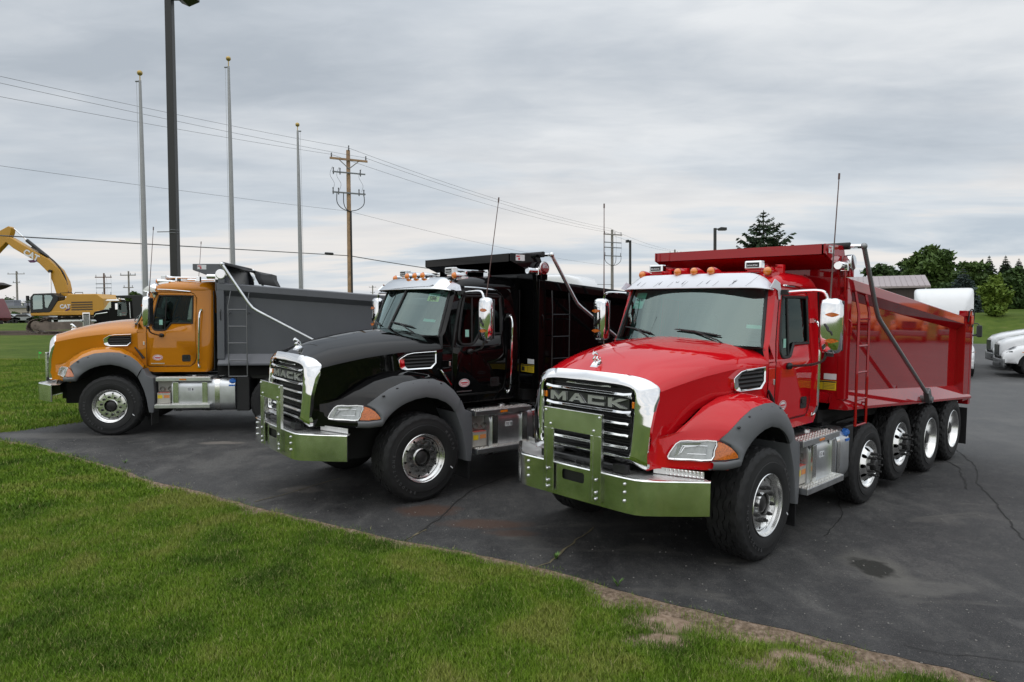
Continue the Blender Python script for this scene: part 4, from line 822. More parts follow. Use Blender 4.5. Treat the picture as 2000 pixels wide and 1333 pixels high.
FRONT = [(-9.22, 12.21), (-8.41, 11.84), (-7.28, 11.07), (-6.35, 10.49), (-5.02, 9.46), (-4.06, 8.92), (-3.16, 8.3), (-2.11, 7.7), (-1.09, 7.12), (-.01, 6.59), (.68, 6.13), (1.28, 5.68), (2.0, 5.29), (2.6, 4.9), (3.02, 4.68), (3.28, 4.5)]
def densify(pts, step, amp, seed):
    out_ = []; r = random.Random(seed)
    for (a, b), (c, d) in zip(pts, pts[1:]):
        L = math.hypot(c-a, d-b); k = max(1, int(L/step)); nx, ny = -(d-b)/L, (c-a)/L
        for i in range(k):
            t = i/k; x, y = a+(c-a)*t, b+(d-b)*t; o = amp*(mnoise.noise((x*1.3, y*1.3, seed))+.6*mnoise.noise((x*5, y*5, seed)))+r.uniform(-.3, .3)*amp*.4
            out_.append((x+nx*o, y+ny*o))
    return out_+[pts[-1]]
FE = densify(FRONT+[(5, 3.4), (9, .9)], .12, .045, 3)
BE = densify([(-3, 25), (-8.94, 14.11), (-9.41, 13.27), (-9.72, 12.88), (-9.98, 12.72), (-9.22, 12.21)], .2, .05, 5)
LOT = FE+[(14, -3), (45, -8), (60, 10), (50, 30), (38.5, 45.5), (33, 47.2), (20, 48), (10, 46), (3, 36)]+BE[:-1]

m, t, p = nodes_of('lawn_ground'); A_ = NT(t)
big = A_.noise(.22, 4, .5); mid = A_.noise(1.4, 5, .6); fine = A_.noise(26, 4, .7)
c1 = A_.ramp(A_.math('ADD', A_.math('MULTIPLY', big, .5), A_.math('MULTIPLY', mid, .5)), [(.36, (.050, .085, .014)), (.48, (.080, .125, .018)), (.57, (.105, .150, .024)), (.66, (.150, .160, .048))])
c1 = A_.mix(A_.mr(fine, .3, .7, 0, .55), c1, (.030, .050, .012)); c1 = A_.mix(A_.mr(A_.noise(9, 3), .58, .72, 0, .45), c1, (.13, .11, .05))
soilc = A_.ramp(A_.noise(14, 5, .7), [(.3, (.15, .105, .07)), (.55, (.28, .205, .15)), (.75, (.37, .285, .22))])
BARE = [((1.30, 5.42), (.48, .20)), ((1.10, 5.08), (.26, .13)), ((1.78, 5.24), (.36, .18)), ((2.08, 4.80), (.30, .17)), ((2.32, 4.66), (.26, .14)), ((-4.70, 9.27), (.34, .20)), ((1.70, 4.78), (.22, .11)), ((.95, 5.72), (.3, .1)), ((2.55, 4.78), (.3, .1)), ((-3.1, 8.15), (.3, .08))]
bm_ = None
for c, r in BARE:
    b = A_.blob(c, r, .5, .22, 5); bm_ = b if bm_ is None else A_.math('MAXIMUM', bm_, b)
c1 = A_.mix(bm_, c1, soilc)
# churned dirt strip by the excavator
sepn = A_.n('ShaderNodeSeparateXYZ'); A_.t.links.new(A_.g, sepn.inputs[0])
band = A_.math('ADD', A_.math('ADD', sepn.outputs[1], A_.math('MULTIPLY', sepn.outputs[0], .12)), A_.math('MULTIPLY', A_.noise(.5, 4), 3.))
dirt = A_.math('MULTIPLY', A_.math('MULTIPLY', A_.mr(band, 49.6, 50.6), A_.mr(band, 63, 60)), A_.mr(sepn.outputs[0], -12, -16))
c1 = A_.mix(dirt, c1, A_.ramp(A_.noise(3, 6, .7), [(.3, (.035, .026, .02)), (.6, (.10, .075, .055)), (.75, (.17, .13, .10))]))
A_.put(p.inputs['Base Color'], c1); p.inputs['Roughness'].default_value = .95; p.inputs['Specular IOR Level'].default_value = .1
A_.bump(p, A_.math('ADD', fine, A_.math('MULTIPLY', mid, 2)), .6, .03); LAWN = m

m, t, p = nodes_of('asphalt'); A_ = NT(t)
n_a = A_.noise(.35, 5, .6); n_b = A_.noise(2.2, 6, .65, .4, (1, .55, 1)); n_c = A_.noise(160, 2, .5); n_d = A_.noise(38, 3, .6)
c = A_.ramp(A_.math('ADD', A_.math('MULTIPLY', n_a, .45), A_.math('MULTIPLY', n_b, .55)), [(.36, (.018, .018, .0185)), (.45, (.032, .032, .0325)), (.53, (.052, .0515, .051)), (.61, (.098, .095, .090))])
c = A_.mix(A_.mr(A_.noise(7.5, 5, .65, .5), .50, .68, 0, .5), c, (.088, .085, .080)); c = A_.mix(A_.mr(n_d, .35, .65, 0, .4), c, (.016, .016, .017)); c = A_.mix(A_.mr(n_c, .60, .74, 0, .55), c, (.17, .165, .16)); c = A_.mix(A_.mr(A_.noise(420, 1, .5), .66, .74, 0, .8), c, (.28, .27, .26)); c = A_.mix(A_.mr(A_.noise(60, 1, .4), .72, .76, 0, .7), c, (.22, .20, .18))
c = A_.mix(A_.mr(A_.noise(1.1, 5, .6, .6, (.5, 1.6, 1), (4, 2, 0)), .60, .72, 0, .55), c, (.125, .118, .105))       # dusty patches
far = A_.math('MAXIMUM', A_.mr(sepn_y := A_.n('ShaderNodeSeparateXYZ').outputs[1], 1e9, 2e9), 0.)
sp_ = A_.n('ShaderNodeSeparateXYZ'); A_.t.links.new(A_.g, sp_.inputs[0])
c = A_.mix(A_.mr(A_.math('ADD', sp_.outputs[1], A_.math('MULTIPLY', sp_.outputs[0], .4)), 12.5, 17, 0, .62), c, A_.ramp(n_b, [(.3, (.075, .076, .077)), (.7, (.13, .13, .128))]))   # lighter, greyer colour mixed into the asphalt farther out
for cc, rr, col, f, *sf in (((-1.05, 8.22), (.33, .22), (.085, .045, .03), .75), ((-.30, 7.72), (.45, .16), (.085, .046, .03), .7), ((-.02, 7.42), (.25, .1), (.08, .045, .03), .6), ((3.50, 6.53), (.24, .36), (.13, .125, .11), .6), ((3.46, 6.52), (.18, .25), (.014, .014, .011), .9, .25), ((3.65, 6.05), (.45, .16), (.13, .125, .115), .45), ((4.35, 5.35), (.35, .12), (.2, .19, .18), .35), ((5.2, 6.0), (.5, .2), (.16, .155, .15), .35), ((-2.85, 9.1), (.25, .16), (.18, .16, .14), .5), ((-5.2, 12.1), (.35, .12), (.24, .21, .18), .6), ((-8.4, 12.6), (1.2, .25), (.14, .135, .125), .45)):
    c = A_.mix(A_.math('MULTIPLY', A_.blob(cc, rr, sf[0] if sf else .6, .34, 4), f), c, col)
A_.put(p.inputs['Base Color'], c); A_.put(p.inputs['Roughness'], A_.mr(n_b, .3, .7, .62, .86)); p.inputs['Specular IOR Level'].default_value = .35
A_.bump(p, A_.math('ADD', n_c, A_.math('MULTIPLY', n_d, 1.2)), .55, .006); ASPH = m
SOIL = None
m, t, p = nodes_of('thatch_soil'); A_ = NT(t)
c = A_.ramp(A_.noise(22, 6, .75), [(.3, (.060, .043, .026)), (.46, (.15, .105, .068)), (.6, (.27, .20, .145)), (.75, (.38, .30, .23))]); A_.put(p.inputs['Base Color'], c); p.inputs['Roughness'].default_value = .95; A_.bump(p, A_.noise(40, 5, .7), .9, .02); SOIL = m

def grid_axis(k, n, lim):
    u = np.linspace(-lim, lim, n); return k*np.sinh(u)
xs = grid_axis(3., 190, 6.9); ys = grid_axis(3., 190, 6.9)+6.
XX, YY = np.meshgrid(xs, ys); ZZ = gza(XX, YY)
near = np.exp(-((XX/14)**2+((YY-8)/14)**2)); NZ = np.vectorize(lambda a, b: mnoise.noise((a*.9, b*.9, 2.)))(XX, YY)
def in_poly(X, Y, poly):
    P = np.array(poly); ins = np.zeros(X.shape, bool); n = len(P)
    for i in range(n):
        x1, y1 = P[i]; x2, y2 = P[(i+1) % n]; c = ((y1 > Y) != (y2 > Y)) & (X < (x2-x1)*(Y-y1)/(y2-y1+1e-12)+x1); ins ^= c
    return ins
IN = in_poly(XX, YY, LOT); DE = np.min([np.hypot(XX-a, YY-b) for a, b in LOT[::2]], axis=0)
SPC = np.maximum(.35, np.hypot(XX, YY-6)*.085)
ZZ = ZZ-.03-.35*(IN & (DE > SPC))
vs_g = np.stack([XX, YY, ZZ], -1).reshape(-1, 3); nx_, ny_ = XX.shape[1], XX.shape[0]
ii = np.arange(ny_-1)[:, None]*nx_+np.arange(nx_-1)[None, :]
fs_g = np.stack([ii, ii+1, ii+nx_+1, ii+nx_], -1).reshape(-1, 4)
me = bpy.data.meshes.new('ground'); me.from_pydata(vs_g.tolist(), [], fs_g.tolist()); me.materials.append(LAWN); me.polygons.foreach_set('use_smooth', [True]*len(me.polygons))
go_ = bpy.data.objects.new('ground', me); COL.objects.link(go_); go_['kind'] = 'structure'

cuts = [((x, 0), (1, 0)) for x in list(np.arange(-9, 9, 1.))+[11, 13, 16, 19, 22, 25, 28, 31, 34, 38, 42, 46, 50, 55]]+[((0, y), (0, 1)) for y in [-5, -2, 0, 2, 4, 6, 8, 10, 12, 14, 16, 18, 20, 23, 26, 29, 32, 35, 38, 41, 44]]
lot = MB(); lot.panel(LOT, [], lambda a, b: (a, b, gz(a, b)), cuts); lot.grid([[(x, y, gz(x, y)) for x, y in FE], [(x+.006, y-.004, gz(x, y)-.045) for x, y in FE]])
loto = lot.build('asphalt_lot', ASPH, smooth=60); loto['kind'] = 'structure'
# brown thatch along the lot edge
ss_ = MB(); rows = []
for i, (x, y) in enumerate(FE):
    a = FE[max(0, i-1)]; b = FE[min(len(FE)-1, i+1)]; L = math.hypot(b[0]-a[0], b[1]-a[1])+1e-9; nx, ny = (b[1]-a[1])/L, -(b[0]-a[0])/L
    w = .05+.05*mnoise.noise((x*.8, y*.8, 9))+.07*abs(mnoise.noise((x*4, y*4, 1)))+(.06+.12*mnoise.noise((x*2, y*2, 6)) if x > .7 else 0); w = max(.02, w)
    if nx*(-1)+ny*(-1) < 0: nx, ny = -nx, -ny
    rows.append([(x-nx*.03, y-ny*.03, gz(x, y)-.012), (x+nx*w*.4, y+ny*w*.4, gz(x, y)+.006), (x+nx*w, y+ny*w, gz(x, y)-.018), (x+nx*(w+.12), y+ny*(w+.12), gz(x, y)-.045)])
ss_.grid(rows); so = ss_.build('soil_edge', SOIL, smooth=60); so['kind'] = 'structure'
# cracks in the lot: thin strips filled with dirt
CRK = mat('crack_fill', (.012, .011, .010), .95, var=.6, vs_=12); CRKD = mat('crack_dirt', (.13, .11, .065), .95, var=.5, vs_=9)
def crack(pts, w, m_):
    pts = densify(pts, .07, .05, random.randint(1, 999)); mb = MB(); L = []; Rr = []
    for i, (x, y) in enumerate(pts):
        ww = w*(.4+.9*abs(mnoise.noise((x*3, y*3, 4)))+.3*random.random()); a = pts[max(0, i-1)]; b = pts[min(len(pts)-1, i+1)]; l = math.hypot(b[0]-a[0], b[1]-a[1])+1e-9; nx, ny = -(b[1]-a[1])/l, (b[0]-a[0])/l
        L.append((x+nx*ww, y+ny*ww, gz(x, y)+.005)); Rr.append((x-nx*ww, y-ny*ww, gz(x, y)+.005))
    mb.grid([L, Rr]); mb.build('crack', m_, loto, smooth=0)
for pts, w, m_ in (([(-3.25, 8.5), (-2.95, 8.85), (-2.78, 9.13), (-2.47, 9.69)], .012, CRKD), ([(-1.15, 7.15), (-1.02, 7.4), (-.9, 7.77), (-.82, 8.05), (-.77, 8.38), (-.56, 9.08), (-.1, 9.9), (.8, 10.9)], .014, CRK), ([(-1.13, 7.15), (-.97, 7.5)], .02, CRKD), ([(.22, 6.42), (.36, 6.55), (.5, 6.83), (.66, 7.2), (.91, 7.64)], .014, CRKD), ([(8.6, 13.6), (7.9, 12.1), (7.47, 11.01), (6.8, 9.9), (6.25, 8.81), (5.61, 7.42), (5.3, 6.4)], .011, CRK), ([(8.2, 13.5), (7.3, 11.8), (7.0, 10.6), (6.3, 9.4)], .012, CRK), ([(12.5, 22), (9.6, 16), (8.6, 13.6)], .02, CRK), ([(4.1, 4.6), (3.7, 4.75), (3.2, 4.85), (2.9, 5.0)], .004, CRK), ([(4.6, 9.6), (4.0, 8.2), (3.4, 7.4)], .007, CRK)):
    crack(pts, w, m_)

# ---------------------------------------------------------------- grass blades (stuff)
m, t, p = nodes_of('grass_blade'); A_ = NT(t)
big = A_.noise(.30, 4, .5); mid = A_.noise(1.5, 5, .6); sm = A_.noise(14, 3, .6)
oi = A_.n('ShaderNodeObjectInfo'); 
c = A_.ramp(A_.math('ADD', A_.math('MULTIPLY', big, .42), A_.math('MULTIPLY', mid, .58)), [(.385, (.052, .108, .008)), (.455, (.105, .200, .011)), (.525, (.165, .270, .018)), (.59, (.275, .300, .060))])
c = A_.mix(A_.mr(sm, .62, .78, 0, .7), c, (.22, .20, .085)); c = A_.mix(A_.mr(oi.outputs['Random'], 0, 1, 0, .35), c, (.060, .115, .016))
ab = A_.n('ShaderNodeAttribute'); ab.attribute_name = 'blade'; c = A_.mix(A_.mr(ab.outputs['Fac'], .0, .45, .55, 0.), c, (.038, .078, .008)); c = A_.mix(A_.mr(ab.outputs['Fac'], .72, 1., 0., .75), c, (.27, .33, .075)); c = A_.mix(A_.mr(ab.outputs['Fac'], .955, .96, 0., .8), c, (.36, .31, .15))
A_.put(p.inputs['Base Color'], c); p.inputs['Roughness'].default_value = .6; p.inputs['Specular IOR Level'].default_value = .12
try: p.inputs['Subsurface Weight'].default_value = 0
except Exception: pass
GRASS = m
def tuft(nb, rad, h0, h1, seed, wd=.0022):
    r = random.Random(seed); vs = []; fs = []
    for i in range(nb):
        a = r.uniform(0, 6.28); d = rad*math.sqrt(r.random()); x, y = d*math.cos(a), d*math.sin(a); h = r.uniform(h0, h1); ln = r.uniform(.1, .75)*h; q = r.uniform(0, 6.28); w = r.uniform(.7, 1.3)*wd
        dx, dy = math.cos(q), math.sin(q); px_, py_ = -dy*w, dx*w; o = len(vs)
        for tt, ww in ((0, 1), (.55, .8), (1, 0)):
            cx, cy, cz = x+dx*ln*tt**1.8, y+dy*ln*tt**1.8, h*(tt-.12*tt*tt)
            if ww: vs += [(cx-px_*ww, cy-py_*ww, cz), (cx+px_*ww, cy+py_*ww, cz)]
            else: vs.append((cx, cy, cz))
        fs += [(o, o+1, o+3, o+2), (o+2, o+3, o+4)]
    me = bpy.data.meshes.new('tuft'); me.from_pydata(vs, [], fs); at_ = me.attributes.new('blade', 'FLOAT', 'POINT'); at_.data.foreach_set('value', np.repeat(np.random.default_rng(seed).random(nb), 5).astype(np.float32)); me.materials.append(GRASS); return bpy.data.objects.new('tuft_source', me)
TUFTS = [tuft(46, .085, .028, .062, 100+i, .0017) for i in range(6)]+[tuft(40, .16, .04, .085, 200+i, .004) for i in range(3)]
fe = np.array(FE)
def edge_sd(x, y):
    d = np.sqrt(((x[:, None]-fe[None, :, 0])**2+(y[:, None]-fe[None, :, 1])**2)); k = d.argmin(1); k2 = np.clip(k, 1, len(fe)-2)
    tx = fe[k2+1]-fe[k2-1]; rx = np.stack([x, y], 1)-fe[k2]; sgn = np.sign(tx[:, 0]*rx[:, 1]-tx[:, 1]*rx[:, 0])
    return -d.min(1)*sgn           # positive on the lawn side
def vnoise(x, y, s, z): return np.array([mnoise.noise((a*s, b*s, z)) for a, b in zip(x, y)])
pts = []
def scatter(n, x0, x1, y0, y1, cond, idx, sc):
    x = RNG.uniform(x0, x1, n); y = RNG.uniform(y0, y1, n); k = cond(x, y); x, y = x[k], y[k]
    for a, b in zip(x, y): pts.append((a, b, gz_fast(a, b)-.032, RNG.integers(*idx), RNG.uniform(*sc)))
def gz_fast(a, b): return 0.
def lawn_ok(x, y, lo=.02):
    sd = edge_sd(x, y); prob = np.clip((sd+.01)/.13+.12*vnoise(x, y, 3., 5.), 0.03, 1)
    far_r = np.clip((sd-.02)/.5+.55*vnoise(x, y, 2.2, 7.), 0.04, 1); prob = np.where(x > .7, far_r, prob)
    b = np.zeros(len(x)); bn = vnoise(x, y, 4.5, 3.)
    for (cx, cy), (rx, ry) in BARE: b = np.maximum(b, np.clip(1.45-np.hypot((x-cx)/rx, (y-cy)/ry)+.7*bn, 0, 1))
    prob *= 1-.93*b; prob = np.where(sd > lo-.05, prob, 0)
    return RNG.random(len(x)) < prob
def vis(x, y): return (np.abs(x) < y*.80+1.0)
d0 = lambda a, b: (lambda x, y: (lambda r: (r >= a) & (r < b) & vis(x, y))(np.hypot(x, y)) & lawn_ok(x, y))
scatter(34000, -6, 5.5, 2.8, 7.5, d0(0, 7.0), (0, 6), (.75, 1.25))
scatter(30000, -9.5, 2, 4, 10.5, d0(7.0, 10.0), (0, 6), (.8, 1.3))
scatter(21000, -13, -2, 5, 14, d0(10.0, 15.5), (6, 9), (.75, 1.1))
def back_ok(x, y):
    # lawn left of the lot, up to the churned strip
    s = (y-14.11)*(-3+8.94)-(x+8.94)*(25-14.11); s2 = (x-(-9.98)) ; k = (s > 0) & (np.hypot(x, y) < 42) & vis(x, y) & (y > 12.4)
    k &= ~((x > -9.98) & (y < 13.0)); return k
scatter(26000, -24, -6, 12.4, 30, back_ok, (6, 9), (.9, 1.5))
P_ = np.array(pts); P_[:, 2] = np.concatenate([gza(P_[i:i+4000, 0], P_[i:i+4000, 1]) for i in range(0, len(P_), 4000)])-.032
def gn_scatter(name, P_, srcs, label):
    me = bpy.data.meshes.new(name); me.from_pydata(P_[:, :3].tolist(), [], [])
    ai = me.attributes.new('idx', 'INT', 'POINT'); ai.data.foreach_set('value', P_[:, 3].astype(np.int32))
    af = me.attributes.new('scl', 'FLOAT', 'POINT'); af.data.foreach_set('value', P_[:, 4].astype(np.float32))
    ar = me.attributes.new('rz', 'FLOAT', 'POINT'); ar.data.foreach_set('value', RNG.uniform(0, 6.28, len(P_)).astype(np.float32))
    o = bpy.data.objects.new(name, me); COL.objects.link(o)
    ng = bpy.data.node_groups.new(name+'_scatter', 'GeometryNodeTree'); ng.interface.new_socket('Geometry', in_out='INPUT', socket_type='NodeSocketGeometry'); ng.interface.new_socket('Geometry', in_out='OUTPUT', socket_type='NodeSocketGeometry')
    gi = ng.nodes.new('NodeGroupInput'); go = ng.nodes.new('NodeGroupOutput'); ip = ng.nodes.new('GeometryNodeInstanceOnPoints'); jn = ng.nodes.new('GeometryNodeJoinGeometry')
    for s in srcs[::-1]:
        oi = ng.nodes.new('GeometryNodeObjectInfo'); oi.inputs[0].default_value = s; oi.inputs['As Instance'].default_value = True; ng.links.new(oi.outputs['Geometry'], jn.inputs[0])
    def na(nm, ty):
        a = ng.nodes.new('GeometryNodeInputNamedAttribute'); a.data_type = ty; a.inputs[0].default_value = nm; return a.outputs[0]
    cx = ng.nodes.new('ShaderNodeCombineXYZ'); ng.links.new(na('rz', 'FLOAT'), cx.inputs[2])
    ng.links.new(gi.outputs[0], ip.inputs['Points']); ng.links.new(jn.outputs[0], ip.inputs['Instance']); ip.inputs['Pick Instance'].default_value = True
    ng.links.new(na('idx', 'INT'), ip.inputs['Instance Index']); ng.links.new(cx.outputs[0], ip.inputs['Rotation']); ng.links.new(na('scl', 'FLOAT'), ip.inputs['Scale']); ng.links.new(ip.outputs[0], go.inputs[0])
    md = o.modifiers.new('scatter', 'NODES'); md.node_group = ng; tag(o, label, 'grass', kind='stuff'); return o
gn_scatter('grass', P_, TUFTS, 'short mown green grass on the lawn in front of the trucks')
# loose grit on the lot
grit = []
for k_ in range(3):
    mb_ = MB(); mb_.ellip((0, 0, .3), (1, .8+.2*k_/3, .6), 6, 4); me_ = bpy.data.meshes.new('stone'); me_.from_pydata([(a*(1+.2*random.uniform(-1, 1)), b*(1+.2*random.uniform(-1, 1)), c*(1+.15*random.uniform(-1, 1))) for a, b, c in mb_.v], [], mb_.f); me_.materials.append(mat('grit_stone', (.22, .21, .195), .85, var=.5, vs_=1.5)); grit.append(bpy.data.objects.new('stone_source', me_))
gx_ = RNG.uniform(-9, 9, 16000); gy_ = RNG.uniform(3.2, 13, 16000); gs_ = -edge_sd(gx_, gy_); pr_ = np.where(gs_ > .0, .10+.9*np.exp(-gs_/.5)+.5*(vnoise(gx_, gy_, .8, 8.) > .18), np.where((gs_ > -.3) & (gx_ > .7), .5, 0)); kk_ = (RNG.random(16000) < pr_*.62) & vis(gx_, gy_) & in_poly(gx_, gy_, [(-10, 12.6)]+[(a-.4, b-.4) for a, b in FE[::6]]+[(12, 2), (12, 13)])
gx_, gy_ = gx_[kk_], gy_[kk_]; gn_scatter('grit', np.stack([gx_, gy_, gza(gx_, gy_), RNG.integers(0, 3, len(gx_)), RNG.uniform(.2, 1., len(gx_))**3*.008+.0018], 1), grit, 'small pale grit stones scattered on the asphalt lot')['category'] = 'grit'
# weeds growing out of cracks and edge
def weed(x, y, h, n, seed, label):
    r = random.Random(seed); mb = MB()
    for i in range(n):
        a = r.uniform(0, 6.28); l = h*r.uniform(.5, 1); lean = r.uniform(.3, .9); w = h*.09
        p0 = Vector((0, 0, 0)); d = Vector((math.cos(a)*lean, math.sin(a)*lean, 1)).normalized(); sd = Vector((-math.sin(a), math.cos(a), 0))*w
        mid_ = p0+d*l*.55; tip = p0+d*l+Vector((math.cos(a), math.sin(a), -.3))*l*.15
        mb.add([tuple(p0-sd*.3), tuple(p0+sd*.3), tuple(mid_+sd), tuple(mid_-sd), tuple(tip)], [(0, 1, 2, 3), (3, 2, 4)])
    o = mb.build('weed', mat('weed_green', (.10, .20, .035), .6, var=.3, vs_=20)); o.location = (x, y, gz(x, y)); tag(o, label, 'weed'); return o
weed(.42, 6.66, .09, 18, 1, 'small leafy weed in the pavement crack left of the red truck bumper')
weed(.93, 6.02, .10, 10, 2, 'single green sprout at the pavement edge below the red truck bumper')
weed(-6.0, 10.5, .08, 10, 3, 'tiny weed at the pavement edge in front of the orange truck')
weed(2.75, 7.55, .08, 14, 4, 'sparse weeds in the crack behind the red truck front wheel')
weed(-1.72, 10.4, .06, 8, 5, 'small green sprout under the black truck bumper')
fl_ = MB(); fl_.tube([(0, 0, 0), (0, 0, .22)], .003, 5); fl_.add([(0, 0, .22), (.07, 0, .215), (.07, 0, .165), (0, 0, .17)], [(0, 1, 2, 3)]); q_ = at(76, 692, 30); fo_ = fl_.build('marker_flag', mat('flag_green', (.05, .75, .12), .5)); fo_.location = (q_.x, q_.y, gz(q_.x, q_.y)); fo_.scale = (1.5, 1.5, 1.5); tag(fo_, 'tiny bright green marker flag on the far lawn left of the orange truck', 'flag')

# ---------------------------------------------------------------- the three trucks
def frame_m(x, y, yaw):
    a = R_(yaw); n = Vector((-GX, -GY, 1)).normalized(); ay = Vector((-math.sin(a), math.cos(a), 0)); ay.z = GX*ay.x+GY*ay.y; ay.normalize(); ax = ay.cross(n)
    M = Matrix.Identity(4)
    for i, v in enumerate((ax, ay, n)):
        for j in range(3): M[j][i] = v[j]
    M[0][3], M[1][3], M[2][3] = x, y, GX*x+GY*y; return M
REDP = mat('red_paint', (.56, .0055, .0105), .4, coat=1., var=.03, vs_=1.5, spec=.0)
ORANGEP = mat('orange_paint', (.52, .185, .008), .4, coat=1., var=.03, vs_=1.5, spec=0.)
BLACKPT = mat('black_paint', (.003, .003, .0033), .3, coat=.7, spec=0.)
REDB = mat('red_body_paint', (.32, .005, .009), .4, coat=1., var=.05, vs_=1.5, spec=0.)
REDS = mat('red_side_paint', (.32, .005, .009), .4, coat=1., spec=0., bump=.28, bs=2.6, bdist=.02); REDS.node_tree.nodes['Principled BSDF'].inputs['Coat IOR'].default_value = 2.3
GREYB = mat('grey_body_paint', (.105, .11, .125), .45, coat=.25, var=.07, vs_=2, crough=.25)
GREYS = mat('grey_side_paint', (.085, .09, .105), .42, coat=.35, var=.10, vs_=1.6, crough=.2, bump=.15, bs=2, bdist=.02)
BLKB = mat('black_body_paint', (.003, .003, .0033), .35, coat=.5, crough=.06, spec=0.)
STK_R = [(-.80, -.61, 2.47, 2.66, GREENPAPER, 'window_paper', [('42161', -.70, 2.58, .055), ('-----', -.73, 2.53, .04), ('------', -.73, 2.49, .03)]), (.745, .90, 2.275, 2.315, GREENPAPER, 'window_strip', None, INK, .1, -.01)]
STK_B = [(.56, .76, 2.545, 2.615, LIME, 'window_number_sign', [('586', .66, 2.578, .085)], INK, .1, -.012), (.56, .76, 2.615, 2.65, GREENPAPER, 'window_number_top', None, INK, .1, -.012), (.62, .80, 2.27, 2.305, GREENPAPER, 'window_strip', None, INK, .1, -.012), (-.86, -.74, 2.45, 2.60, GREENPAPER, 'window_paper', None)]
base = dict(oneant=False, split=True, film=False, latch='black', thin=False, tarp=False, labels=True, lampchrome=False, pushers=[(3.0, .58)], rear_axles=[4.35, 5.6], L=6.25, ant=(0, .03), arm=ALU, elbow=(2.55, 2.39))
PR = dict(base, paint=REDP, body=REDB, bodyside=REDS, visor=FILM, film=True, split=False, stickers=STK_R, L=7.42, rail=(2.85, -.094), sill=(1.303, -.062), ladder=REDB, pushers=[(2.86, .515), (4.06, .61)], rear_axles=[5.38, 6.60], arm=mat('tarp_arm_dark', (.27, .275, .28), .4, .7), ant=(.04, .02))
PB = dict(base, oneant=True, paint=BLACKPT, body=BLKB, bodyside=BLKB, visor=CHROME, stickers=STK_B, latch='chrome', lampchrome=True, rail=(2.865, -.073), sill=(1.305, -.01), ladder=mat('ladder_black', (.012, .012, .013), .2, .3), thin=True, ant=(.18, .06), elbow=(2.52, 2.52))
PO = dict(base, paint=ORANGEP, body=GREYB, bodyside=GREYS, visor=CHROME, stickers=[], lampchrome=True, rail=(2.866, -.067), sill=(1.306, .0), ladder=mat('ladder_grey', (.17, .175, .18), .4, .6), thin=True, tarp=True, labels=False, ant=(-.0, .10))
build_truck('dump_truck', frame_m(1.6343, 7.5785, -46.5736), 'glossy red dump truck with red dump body, nearest of the parked row', PR)
build_truck('dump_truck', frame_m(-1.9065, 9.5544, -51.7198), 'glossy black dump truck with black dump body, between the orange and red trucks', PB)
build_truck('dump_truck', frame_m(-7.6749, 13.8735, -81.0895), 'orange dump truck with dark grey dump body, leftmost of the parked row', PO)

# ---------------------------------------------------------------- background things
def place(u, D): 
    x = (u-1000)/F_*D; return x, D
def gpt(u, D): x, y = place(u, D); return Vector((x, y, gz(x, y)))
WOOD = mat('pole_wood', (.36, .235, .14), .85, var=.35, vs_=3, bump=.4, bs=30); WOODG = mat('grey_pole_wood', (.26, .24, .22), .9, var=.25, vs_=2)
DKPOLE = mat('dark_bronze_pole', (.018, .019, .018), .4, var=.15, vs_=2); FLAGP = mat('flagpole_aluminium', (.34, .345, .35), .5, .5, var=.1, vs_=2); GOLD = mat('gold_ball', (.42, .30, .10), .35, .6, var=.2, vs_=6)
STEELG = mat('galvanised', (.20, .21, .22), .5, .5); INSUL = mat('insulator', (.10, .10, .11), .3)
# near light pole, with its shoebox heads at the top
lp = gpt(345.5, 17.0); lroot = empty('light_pole', lp, 0, 'tall square dark light pole behind the orange truck cab', 'light pole')
hp_ = 11.0; q = MB(); q.grid([[(sx*w, sy*w, z) for sx, sy in ((-1, -1), (1, -1), (1, 1), (-1, 1))] for z, w in ((0, .095), (hp_, .082))], cv=True, cap=True); q.bx(-.2, .2, -.2, .2, 0, .03); q.build('pole', DKPOLE, lroot, bevel=.01)
ztop = at(355, 2, 17).z-lp.z
q = MB(); q.bx(.08, .3, -.04, .04, ztop+.02, ztop+.10); q.build('lamp_arm', DKPOLE, lroot); q = MB(); q.prism([(.18, ztop+.06), (.36, ztop-.02), (.62, ztop+.09), (.62, ztop+.25), (.18, ztop+.25)], 'y', -.28, .28); q.build('lamp_head', DKPOLE, lroot)
zb_ = at(345, 453, 17).z-lp.z
q = MB(); q.tube([(-.09, -.02, zb_), (-.42, -.02, zb_-.004)], .012, 6); q.tube([(.1*math.cos(a)*1.15, .1*math.sin(a)*1.15, zb_+.03) for a in (k*math.pi/8 for k in range(16))], .008, 5, closed=True); q.tube([(.1*math.cos(a)*1.15, .1*math.sin(a)*1.15, zb_-.04) for a in (k*math.pi/8 for k in range(16))], .008, 5, closed=True); q.build('banner_bracket', STEELG, lroot)
def flagpole(u0, v0, u1, D, label):
    b = gpt(u1, D); top = at(u0, v0, D); h = top.z-b.z; r = empty('flagpole', b, 0, label, 'flagpole', 'bare flagpoles behind the orange truck')
    dx = top.x-b.x; q = MB(); q.tube([(dx*t, 0, h*t) for t in (0, .3, .6, .8, .975)], [.10, .10, .088, .07, .046], 14); q.build('pole', FLAGP, r)
    q = MB(); q.ellip((dx, 0, h), (.10, .10, .10), 14, 10); q.tube([(dx, 0, h*.975), (dx, 0, h-.08)], .02, 6); q.build('ball_finial', GOLD, r)
    sgn = -1 if u0 < 500 else 1; q = MB(); q.tube([(dx-.06*sgn*-1, 0, h*.972), (dx+sgn*.17, 0, h*.972)], .03, 8); q.build('truck_pulley', STEELG, r)
    q = MB(); q.tube([(dx+sgn*.13, 0, h*.97), (dx*.6+sgn*.14, 0, h*.6), (sgn*.13, 0, 1.2)], .006, 5); q.build('halyard', FLAGP, r)
